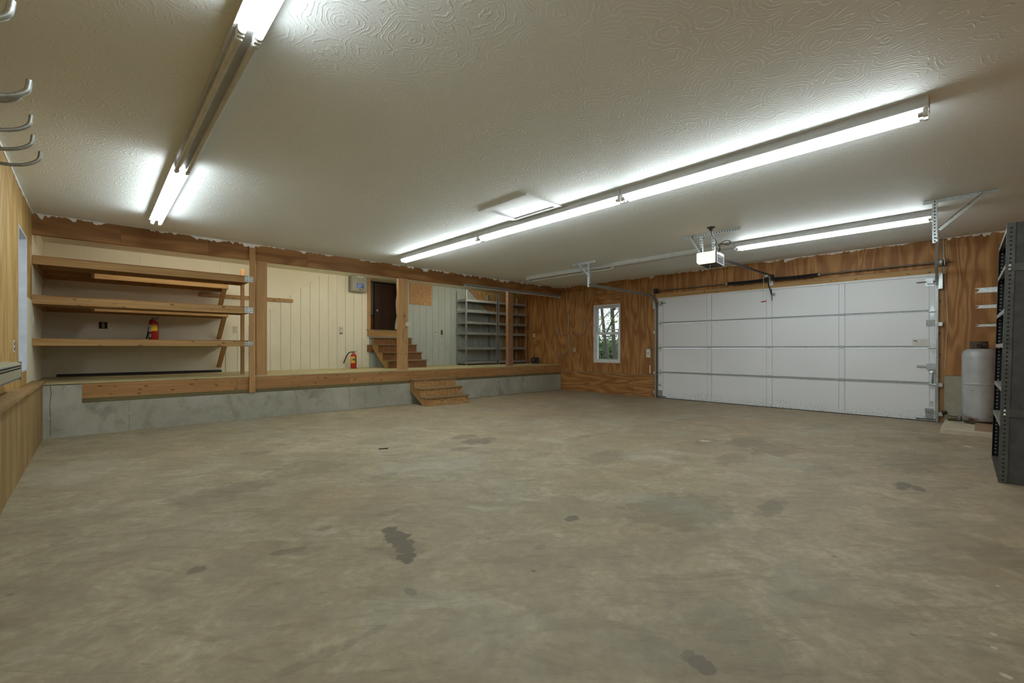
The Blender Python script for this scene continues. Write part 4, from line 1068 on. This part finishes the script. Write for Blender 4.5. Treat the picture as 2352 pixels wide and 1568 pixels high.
MB().box(p.x - .018, p.x + .018, Yb - .014, Yb - .006, p.z - .045, p.z + .045).build('receptacle', 'brass', r)
r, p = plate_on('timer_switch', 783, 757, ('y', Yb - .012), .085, .14, 'white timer plugged in an outlet on the cream siding', 'paper', 0, t=.03)
MB().box(p.x - .03, p.x + .03, Yb - .03, Yb - .012, p.z - .10, p.z - .07).build('receptacle', 'ink', r)
MB().box(p.x - .025, p.x + .025, Yb - .045, Yb - .042, p.z + .01, p.z + .04).build('dial', 'hole_lt', r)
plate_on('wall_outlet', 1001, 763, ('y', Yb - .012), .07, .12, 'light switch plate on the grey-green siding', 'ivory', 1, 'ink', 'switch')
r, p = plate_on('wall_outlet', 1014.5, 763, ('y', Yb - .012), .07, .13, 'black outlet on the grey-green siding with a short cord', 'ink', 2, 'hole')
MB().tube(bez([(p.x, Yb - .02, p.z - .05), (p.x + .005, Yb - .03, p.z - .1), (p.x - .025, Yb - .02, p.z - .15)]), .004, 6).build('cord', 'black', r)
plate_on('wall_outlet', 1227, 770, ('x', X0), .07, .11, 'small white switch on the plywood beside the steel shelving', 'paper', 1, 'hole_lt', 'switch')
plate_on('wall_outlet', 1320, 803, ('x', X0), .07, .11, 'small outlet on plywood left of the window under the short hook', 'paper', 2, 'ink')
r, p = plate_on('door_button', 1490, 811, ('x', X0), .11, .21, 'white door control on plywood between window and garage door', 'paper', 1, 'hole_lt', 'control', t=.03)
MB().box(X0 - .02, X0, p.y - .08, p.y + .08, p.z + .06, p.z + .12).build('dark_top', 'ink', r)
c = onX(1493, 848, X0)
tag(MB().box(X0 - .004, X0, c.y - .014, c.y + .014, c.z - .10, c.z + .11).build('tape_strip', 'paper'), 'torn strip of white tape on plywood below the door control', 'tape')

# wire hooks on the plywood left of the window
def jhook(pl_, lab):
    pts = [onX(a, b, X0 - .018) for a, b in pl_]
    hk = tag(empty('wire_hook', (X0, pts[0].y, min(q.z for q in pts))), lab, 'hook', 'bent conduit hooks on the far plywood')
    MB().tube(bez(pts, 5), .009, 8).build('hook_pipe', 'pipe', hk, True)
    MB().box(X0 - .012, X0, pts[0].y - .012, pts[0].y + .012, pts[0].z - .08, pts[0].z - .02).build('hook_clip', 'galv', hk)
jhook([(1305.5, 722), (1306, 745), (1306.5, 760), (1302, 768), (1292, 770), (1284, 768), (1280.5, 760), (1279, 752)], 'upper wide bent hook on the far plywood')
jhook([(1306, 770), (1306, 790), (1305, 805), (1300, 812), (1290, 815), (1280, 813), (1276, 807), (1275, 797)], 'lower wide bent hook hanging below another')
jhook([(1343.5, 736), (1343.5, 750), (1343, 760), (1339, 767), (1333, 769), (1328, 766), (1325.5, 758)], 'short narrow bent hook next to the window')

# ================================================================ electrical enclosure, wires
a, c = onY(818, 628, Yb - .16), onY(843, 671, Yb - .16)
ep = tag(empty('electrical_panel', ((a.x + c.x) / 2, Yb, c.z)), 'grey electrical enclosure with a blue sticker beside the doorway', 'electrical box')
x0e = c.x - .40
MB().box(x0e, c.x, Yb - .16, Yb - .013, c.z, 2.952).build('enclosure', 'panelgrey', ep, bevel=.006)
dr = MB().box(x0e + .02, c.x - .015, Yb - .172, Yb - .161, c.z + .02, 2.952).build('enclosure_door', 'panelgrey', ep, bevel=.003)
s0, s1 = onY(819.5, 650, Yb - .173), onY(835, 662, Yb - .173)
st = MB().box(s0.x, s1.x, Yb - .1745, Yb - .172, s1.z, s0.z).build('blue_sticker', 'blue', dr)
for k in range(3): MB().box(s0.x + .015, s1.x - .03 - .02 * k, Yb - .1757, Yb - .1745, s0.z - .03 - k * .03, s0.z - .022 - k * .03).build('print_line', 'paper', st)
MB().prism([(s1.x - .02, s1.z - .005), (s1.x + .03, s1.z - .005), (s1.x + .0, s1.z + .06)], Yb - .1747, Yb - .172, 'y').build('hazard_mark', 'ink', dr)
rs = onY(826, 633, Yb - .173)
wl_ = MB().box(rs.x - .07, rs.x + .09, Yb - .1745, Yb - .172, rs.z - .035, rs.z + .035).build('white_sticker', 'paper', dr)
for k in range(6): MB().box(rs.x - .055 + k * .022, rs.x - .043 + k * .022, Yb - .1757, Yb - .1745, rs.z - .012, rs.z + .016).build('print_block', 'redink', wl_)
for k in range(2): MB().lathe([(.012, 0), (.012, .008), (.001, .01)], (0, 0, 0), 10).build('latch', 'hole', dr, True, True); o = COL.objects[-1]; o.rotation_euler = (math.pi / 2, 0, 0); o.location = Vector((x0e + .22 + k * .05, Yb - .172, c.z + .045)) - ORG[dr.name]
# pale cables beside the doorway
for k, (dx_, mt_) in enumerate(((0, 'hole_lt'), (.03, 'paper'))):
    ps = [onY(px, py, Yb - .06 - .01 * k) for px, py in ((911, 640), (911, 655), (912, 675), (909.5, 695), (911, 718), (912, 726), (909, 740), (907.5, 756))]
    ps = [q + Vector((dx_, 0, 0)) for q in ps]
    tag(MB().tube(bez(ps, 5), .010, 6).build('cable', mt_, None, True), ['grey cable hanging loosely beside the dark doorway', 'white cable hanging loosely beside the dark doorway'][k], 'cable')
# white box and twine on the post
p = onY(936, 744, Y0)
jb = tag(empty('junction_box', p), 'small white box tied with wire on the post before the steps', 'box')
MB().box(p.x - .055, p.x + .045, Y0 - .03, Y0 - .001, p.z - .042, p.z + .042).build('box_case', 'ivory', jb, bevel=.003)
MB().tube(bez([onY(*q, Y0 - .006) for q in ((935, 740), (929, 735), (926, 728), (929, 722), (931, 729), (927, 722), (925, 721))]), .0035, 5).build('wire', 'brass', jb, True)
MB().tube(bez([onY(*q, Y0 - .006) for q in ((934, 750), (928, 757), (925, 770), (927, 780), (934, 789))]), .0035, 5).build('wire', 'brass', jb, True)

# ================================================================ fire extinguishers
def extinguisher(px, py, Y, zb, h, r, label, hose, lab2):
    b = onY(px, py, Y); c = Vector((b.x, Y, zb))
    e = tag(empty('fire_extinguisher', c), label, 'fire extinguisher', 'fire extinguishers')
    MB().lathe([(r * .9, 0), (r, .01), (r, h * .80), (r * .93, h * .87), (r * .7, h * .94), (r * .35, h), (r * .3, h * 1.02)], c, 20).build('cylinder', 'red', e, True)
    def lab(a0, a1, z0, z1, m, rr=1.012):
        n = 10; vs = []; fs = []
        for k in range(n + 1):
            a = a0 + (a1 - a0) * k / n
            for z in (z0, z1):
                for q in (rr, .99): vs.append((c.x + r * q * math.cos(a), c.y + r * q * math.sin(a), c.z + z))
        for k in range(n):
            i = 4 * k; j = i + 4
            fs += [(i, j, j + 2, i + 2), (i + 1, i + 3, j + 3, j + 1), (i, i + 1, j + 1, j), (i + 2, j + 2, j + 3, i + 3)]
        return MB()._add(vs, fs).build('label', m, e)
    f = math.radians(235)
    for (a, b_, z0, z1, m, rr) in lab2: lab(f + math.radians(a), f + math.radians(b_), z0 * h, z1 * h, m, rr)
    MB().lathe([(r * .32, h * 1.0), (r * .36, h * 1.06), (r * .28, h * 1.12), (.01, h * 1.14)], c, 12).build('valve', 'brass', e, True)
    hx = Vector((math.sin(TH), -math.cos(TH), 0))
    MB().bar(c + Vector((0, 0, h * 1.10)) - hx * r * .5, c + Vector((0, 0, h * 1.17)) + hx * r * 1.35, .014, .012).build('lever', 'galv', e)
    MB().bar(c + Vector((0, 0, h * 1.06)) - hx * r * .3, c + Vector((0, 0, h * 1.08)) + hx * r * 1.1, .016, .012).build('carry_handle', 'ink', e)
    hp = [c + Vector((0, 0, h * 1.07)) + hx * (u * r) + Vector((0, 0, v * h)) for u, v in hose]
    MB().tube(bez(hp, 5), [.013] * (5 * (len(hp) - 1) + 1), 8).build('hose', 'black', e, True)
    return e
extinguisher(812, 840, Yb - .35, ZP, .36, .068, 'red extinguisher with a swinging black hose standing on the platform', [(0, 0), (-1.3, -.02), (-2.2, -.2), (-3.0, -.52), (-3.4, -.74)],
             [(-60, 40, .36, .78, 'yellow', 1.012), (-5, 60, .52, .66, 'ink', 1.02), (-50, -10, .60, .64, 'ink', 1.02), (-50, -15, .46, .50, 'ink', 1.02)])
extinguisher(353, 775, Yb - .35, 1.358, .36, .072, 'red extinguisher with yellow and white labels on the lowest shelf', [(-.2, 0), (-.9, -.12), (-1.15, -.4), (-1.45, -.75), (-1.8, -.98)],
             [(-70, 10, .45, .78, 'paper', 1.012), (0, 80, .48, .76, 'yellow', 1.018), (-45, 5, .12, .38, 'ink', 1.012), (-35, -20, .18, .32, 'paper', 1.02), (-12, 0, .18, .32, 'paper', 1.02), (-60, -35, .56, .66, 'ink', 1.02)])

# ================================================================ steel shelving on the platform
def steel_unit(x0, x1, label):
    yF, yK = 10.02, Yb - .03
    u = tag(empty('steel_shelving', ((x0 + x1) / 2, (yF + yK) / 2, ZP)), label, 'shelving', 'steel shelving on the platform')
    zt = 2.86
    for xx, sx in ((x0, 1), (x1, -1)):
        for y, sy in ((yF, 1), (yK, -1)):
            pm = MB().box(xx, xx + sx * .035, y, y + sy * .003, ZP, zt).box(xx, xx + sx * .003, y, y + sy * .035, ZP, zt).build('post', 'galv', u)
            if sy < 0 or xx == x0:
                hb_ = MB()
                for k in range(42):
                    z = ZP + .05 + k * .049
                    hb_.box(xx + sx * .012, xx + sx * .024, y + sy * (-.0008 if sy > 0 else .0), y + sy * .0038, z, z + .02)
                stuff(hb_.build('slot_row', 'hole' if sy > 0 else 'paper', pm))
    for z in (.83, 1.235, 1.66, 1.965, 2.285, 2.595):
        s = MB().box(x0 + .004, x1 - .004, yF - .002, yF + .014, z - .045, z + .025).build('front_beam', 'galv_dark', u)
        MB().box(x0 + .004, x1 - .004, yK - .012, yK, z - .045, z + .025).build('rear_beam', 'galv_dark', u)
        for xx in (x0 + .004, x1 - .016): MB().box(xx, xx + .012, yF + .015, yK - .013, z - .045, z + .025).build('side_beam', 'galv_dark', u)
        MB().box(x0 + .018, x1 - .018, yF + .015, yK - .013, z - .003, z + .016).build('shelf_board', 'sill_x', u)
    return u
steel_unit(7.64, 8.80, 'grey steel shelving unit against the grey-green siding')
steel_unit(8.86, 10.04, 'grey steel shelving unit in the far plywood corner')
p = onY(1070 + 20, 765, 10.0)
st_ = tag(MB().box(p.x - .22, p.x + .22, 10.010, 10.0165, 1.628, 1.672).build('shelf_label', 'paper'), 'pale label strip on a beam of the steel shelving', 'label') if False else None

# black motor on the platform in the far corner
mp_ = onX(1232, 826, 9.95)
mo = tag(empty('electric_motor', (9.95, 9.55, ZP)), 'small black motor on the platform near the far plywood', 'motor')
cy = 9.55
MB().tube([(9.95, cy - .12, ZP + .11), (9.95, cy - .10, ZP + .11), (9.95, cy + .10, ZP + .11), (9.95, cy + .12, ZP + .11)], [.05, .085, .085, .05], 16).build('motor_body', 'black', mo, True)
MB().box(9.88, 10.02, cy - .10, cy + .10, ZP, ZP + .035).build('motor_base', 'rackgrey', mo)
MB().box(9.86, 9.90, cy - .04, cy + .04, ZP + .08, ZP + .16).build('terminal_box', 'rackgrey', mo)
MB().tube([(9.95, cy - .16, ZP + .11), (9.95, cy - .12, ZP + .11)], .012, 8).build('motor_shaft', 'galv', mo)

# ================================================================ right corner: slab, tank, canister, brackets
z_s = .062
s0, s1, s2 = onZ(2160, 996, 0), onZ(2168, 955, z_s), onZ(2278, 1004, 0)
tag(MB().box(8.88, 10.14, YR + .02, .455, 0, z_s).build('concrete_paver', 'paver', None, bevel=.004), 'thin concrete paver on the floor under the silver tank', 'paver')
b0, b1 = onZ(2238, 988, z_s + .035), onZ(2232, 964, z_s + .035)
tag(MB().box(9.05, 9.72, YR + .03, b0.y, z_s, z_s + .035).build('wood_block', 'rustwood', None, bevel=.003), 'flat brown board lying on the concrete paver', 'board')
tx, ty, tr = 9.93, .075, .19
tk = tag(empty('propane_tank', (tx, ty, z_s)), 'tall silver gas cylinder with rusty collar in the corner', 'gas tank')
zt = 1.14
prof = [(tr * .90, .05), (tr * .97, .075), (tr, .12), (tr, .14)] + [(tr, .585), (tr, .60), (tr + .003, .605), (tr + .003, .62), (tr, .625), (tr, .64)] + [(tr, zt - .12), (tr, zt - .10), (tr * .97, zt - .055), (tr * .88, zt - .02), (tr * .7, zt + .005), (tr * .4, zt + .015), (.01, zt + .018)]
MB().lathe(prof, (tx, ty, z_s), 40).build('cylinder', 'tank', tk, True)
fr_ = MB(); n = 28
for k in range(n):
    a0, a1 = 2 * math.pi * k / n, 2 * math.pi * (k + 1) / n
    for r_ in (tr * .86,):
        P = lambda a, rr, z: (tx + rr * math.cos(a), ty + rr * math.sin(a), z)
        fr_._add([P(a0, r_, z_s), P(a1, r_, z_s), P(a1, r_ + .012, z_s + .06), P(a0, r_ + .012, z_s + .06), P(a0, r_ - .006, z_s), P(a1, r_ - .006, z_s), P(a1, r_ + .004, z_s + .06), P(a0, r_ + .004, z_s + .06)],
                 [(0, 1, 2, 3), (7, 6, 5, 4), (0, 4, 5, 1), (3, 2, 6, 7)])
fr_.build('foot_ring', 'collar', tk)
cl = MB(); cr = .098; z0c, z1c = z_s + zt + .0, z_s + zt + .125
for k in range(n):
    a0, a1 = 2 * math.pi * k / n, 2 * math.pi * (k + 1) / n
    mid = math.degrees((a0 + a1) / 2)
    P = lambda a, rr, z: (tx + rr * math.cos(a), ty + rr * math.sin(a), z)
    opening = (165 < mid < 255) or (345 < mid or mid < 40)
    segs = [(z0c, z0c + .028), (z1c - .028, z1c)] if opening else [(z0c, z1c)]
    for za, zb in segs:
        cl._add([P(a0, cr, za), P(a1, cr, za), P(a1, cr, zb), P(a0, cr, zb), P(a0, cr - .006, za), P(a1, cr - .006, za), P(a1, cr - .006, zb), P(a0, cr - .006, zb)],
                [(0, 1, 2, 3), (7, 6, 5, 4), (0, 4, 5, 1), (3, 2, 6, 7)])
cl.build('collar', 'collar', tk)
vv_ = MB().tube([(tx, ty, z0c), (tx, ty, z0c + .07)], .022, 10).tube([(tx - .05, ty + .01, z0c + .05), (tx + .04, ty - .01, z0c + .05)], .016, 10).build('valve', 'brass', tk, True)
MB().lathe([(.04, 0), (.045, .008), (.04, .018), (.01, .02)], (tx, ty, z0c + .07), 10).build('valve_wheel', 'ink', vv_, True)
# small canister lying on its side
k0, k1 = onX(2186, 950, 10.02), onX(2212, 949, 10.02)
zc_ = z_s + .042
cn = tag(empty('small_canister', (10.02, .36, z_s)), 'small steel canister lying on the paver beside the tank', 'canister')
MB().tube([(10.02, .425, zc_), (10.02, .415, zc_), (10.02, .31, zc_), (10.02, .295, zc_)], [.030, .042, .042, .030], 14).build('can_body', 'brass', cn, True)
MB().tube([(10.02, .31, zc_), (10.02, .30, zc_), (10.02, .275, zc_), (10.02, .262, zc_)], [.043, .047, .047, .03], 14).build('can_cap', 'ink', cn, True)
# dark door stop bolt at the track foot
q = onX(2163, 946, X0 - .06)
MB().tube([(X0 - .06, DY0 - .075, q.z), (X0 - .06, .45, q.z), (X0 - .06, .43, q.z)], [.026, .026, .008], 10).box(X0 - .07, X0 + .0, .47, .49, q.z - .02, q.z + .02).build('bumper', 'black', trR, True)
# wall brackets behind the rack
for i, (py, lab) in enumerate(((666, 'topmost of three steel shelf arms behind the dark rack'), (704, 'middle steel shelf arm behind the dark rack'), (747, 'lowest of three steel shelf arms behind the dark rack'))):
    q = onX(2250, py, 9.7)
    sa = tag(empty('storage_bracket', (9.7, YR, q.z)), lab, 'shelf bracket', 'steel shelf arms in the corner')
    hgt = (.085, .055, .04)[i]
    MB().prism([(YR, q.z - hgt * .6), (YR, q.z + hgt * .4), (q.y + .05, q.z + hgt * .35), (q.y, q.z + hgt * .1), (q.y + .02, q.z - hgt * .3), (q.y + .05, q.z - hgt * .45)][::-1], 9.692, 9.708, 'x').build('arm', 'galv_lt', sa)
    MB().box(9.68, 9.72, YR, YR + .008, q.z - .07, q.z + .07).build('arm_plate', 'galv', sa)
    MB().tube([(9.7, q.y + .03, q.z - .0), (9.7, q.y - .02, q.z - .03), (9.7, q.y - .015, q.z - .06)], .005, 6).build('arm_hook', 'brass', sa)
# slack pale wire down the jamb
ps = [onX(px, py, X0 - .006) for px, py in ((2172, 552), (2174, 590), (2171, 640), (2175, 700), (2177, 740), (2174, 780), (2173, 820), (2170, 850))]
tag(MB().tube(bez(ps, 5), .005, 6).build('wire', 'cordtan', None, True), 'thin tan wire stapled down the plywood beside the door jamb', 'wire')

# ================================================================ dark steel rack by the right wall
rk = tag(empty('steel_rack', (6.0, -.075, 0)), 'tall dark steel rack leaning at the right wall', 'rack')
rk.rotation_euler = (math.radians(1.35), 0, math.radians(1.5))
LX, DYR, HT = 1.30, .215, 2.35
def rb(mb, nm, m, par=rk, **k): return mb.build(nm, m, par, local=True, **k)
def rbox(x0, x1, y0, y1, z0, z1): return MB().box(x0, x1, y0, y1, z0, z1)
for xx, sx in ((0, 1), (LX, -1)):
    for yy_, sy in ((0, -1), (-DYR, 1)):
        mat_ = 'rackgrey' if sx > 0 else 'rackblue'
        po = rb(rbox(xx, xx + sx * .055, yy_, yy_ + sy * .004, 0, HT).box(xx, xx + sx * .004, yy_, yy_ + sy * .055, 0, HT), 'upright', mat_)
        hb_ = MB()
        for k in range(60):
            z = .03 + k * .0385
            if z > HT - .03: break
            if sx > 0:
                hb_.lathe([(.0085, -.0006), (.0085, .0006)], (0, 0, 0), 8) if False else None
                hb_.tube([(xx - .0006, yy_ + sy * .027, z), (xx + .0046, yy_ + sy * .027, z)], .0085, 8)
                hb_.tube([(xx + .03, yy_ - .0006 * -sy, z), (xx + .03, yy_ + sy * .0046, z)], .0085, 8)
            else:
                hb_.tube([(xx - .0046, yy_ + sy * .027, z), (xx + .0006, yy_ + sy * .027, z)], .0095, 8)
        stuff(rb(hb_, 'bolt_holes', 'hole' if sx > 0 else 'cordtan', po))
zsh = [.035, .54, .865, 1.267, 1.583, 1.99, 2.32]
for i, z in enumerate(zsh):
    sf = rb(rbox(.006, LX - .006, -DYR + .004, -.005, z - .003, z), 'rack_shelf', 'rackshelf' if i else 'collar')
    rb(rbox(.006, LX - .006, -.0045, -.0005, z - .038, z), 'shelf_lip', 'rackshelf' if i else 'collar', sf)
for (z0, z1) in ((.0, .62), (.66, 1.93), (1.97, HT)):
    rb(rbox(.005, .008, -DYR + .004, -.055, z0, z1), 'side_panel', 'rackpanel')
for z in (.64, 1.95):
    rb(rbox(-.003, .005, -DYR, -.004, z - .033, z + .033), 'side_strap', 'rackgrey')
    for zz in (z - .017, z + .017):
        o = rb(MB().lathe([(.010, 0), (.010, .004), (.005, .007)], (0, 0, 0), 10), 'bolt', 'galv_lt'); o.rotation_euler = (0, -math.pi / 2, 0); o.location = (-.003, -.027, zz)
rb(rbox(LX - .008, LX - .005, -DYR + .004, -.055, .0, HT), 'side_panel', 'rackblue')
rb(rbox(.006, LX - .006, -DYR, -DYR + .003, .0, HT), 'back_panel', 'rackblue')

# small scrap on the floor
q = onZ(880, 1031, 0)
tag(MB().bar((q.x - .05, q.y + .02, .006), (q.x + .05, q.y - .02, .006), .012, .010).bar((q.x + .03, q.y - .04, .006), (q.x + .06, q.y - .0, .006), .012, .01).build('wood_scrap', 'black'), 'tiny black scrap lying alone on the concrete floor', 'scrap')

# ================================================================ outside the windows
gr = struct(MB().box(-40, XL - .4, -20, 60, -.5, -.4).box(X0 + .4, 60, -20, 70, -.5, -.4).build('ground_outside', 'grass'), 'grassy ground outside')
def tree(x, y, h, r, label, seed, leafy=1.0, lean=0.0):
    rg = random.Random(seed)
    t = tag(empty('tree', (x, y, -.4)), label, 'tree', 'trees outside the window')
    mb = MB(); lv = MB()
    base = Vector((x, y, -.4)); top = base + Vector((lean * .2, lean, h))
    mb.tube(bez([base, base.lerp(top, .35) + Vector((0, .1, 0)), base.lerp(top, .7), top], 3), [r * (1 - .075 * k) for k in range(10)], 8)
    for k in range(16):
        f = rg.uniform(.22, .95); a = base.lerp(top, f); an = rg.uniform(0, 6.28); L = rg.uniform(1.2, 3.2)
        b = a + Vector((math.cos(an) * L, math.sin(an) * L, L * rg.uniform(.25, .8)))
        mb.tube([a, a.lerp(b, .5) + Vector((0, 0, .15)), b], [r * .5, r * .3, r * .1], 6)
        for j in range(int(60 * leafy)):
            c = a.lerp(b, rg.uniform(.25, 1.15)) + Vector((rg.gauss(0, .35), rg.gauss(0, .35), rg.gauss(0, .3)))
            s = rg.uniform(.05, .12)
            u = Vector((rg.gauss(0, 1), rg.gauss(0, 1), rg.gauss(0, 1))).normalized(); w = u.orthogonal().normalized()
            lv._add([c - u * s, c + w * s * .6, c + u * s, c - w * s * .6], [(0, 1, 2, 3)])
    mb.build('trunk', 'bark', t, True); stuff(lv.build('foliage', 'leaf', t))
def look(px, X): return onX(px, 780, X).y
tree(17, look(1403, 17), 9, .085, 'stout tree trunk outside the far window', 4, 1.0, 1.2)
tree(19, look(1416, 19), 10, .12, 'thick trunk with vines outside the window edge', 8, 1.2, .5)
tree(21, look(1386, 21), 8, .05, 'slim forked tree outside the far window', 12, .9, 1.5)
tree(26, look(1374, 26), 9, .045, 'distant young tree behind the forked tree', 15, .8, 1.0)
rg = random.Random(5)
for k in range(7):
    x, y = 22 + (k % 3) * 3.2 + k * .4, look(1364 + k * 10, 22 + (k % 3) * 3.2 + k * .4); lv = MB(); sb_ = MB()
    t = tag(empty('shrub', (x, y, -.4)), 'leafy green shrub growing behind the tree trunks', 'shrub', 'shrubs outside the window')
    for j in range(700):
        c = Vector((x, y, .75)) + Vector((rg.gauss(0, .5), rg.gauss(0, .75), rg.gauss(0, .6))); c.z = max(c.z, -.3); s = rg.uniform(.07, .2)
        u = Vector((rg.gauss(0, 1), rg.gauss(0, 1), rg.gauss(0, 1))).normalized(); w = u.orthogonal().normalized()
        lv._add([c - u * s, c + w * s * .6, c + u * s, c - w * s * .6], [(0, 1, 2, 3)])
    sb_.tube([(x, y, -.4), (x + .1, y, .5)], [.05, .02], 6).build('stem', 'bark', t)
    stuff(lv.build('foliage', 'leaf2', t))
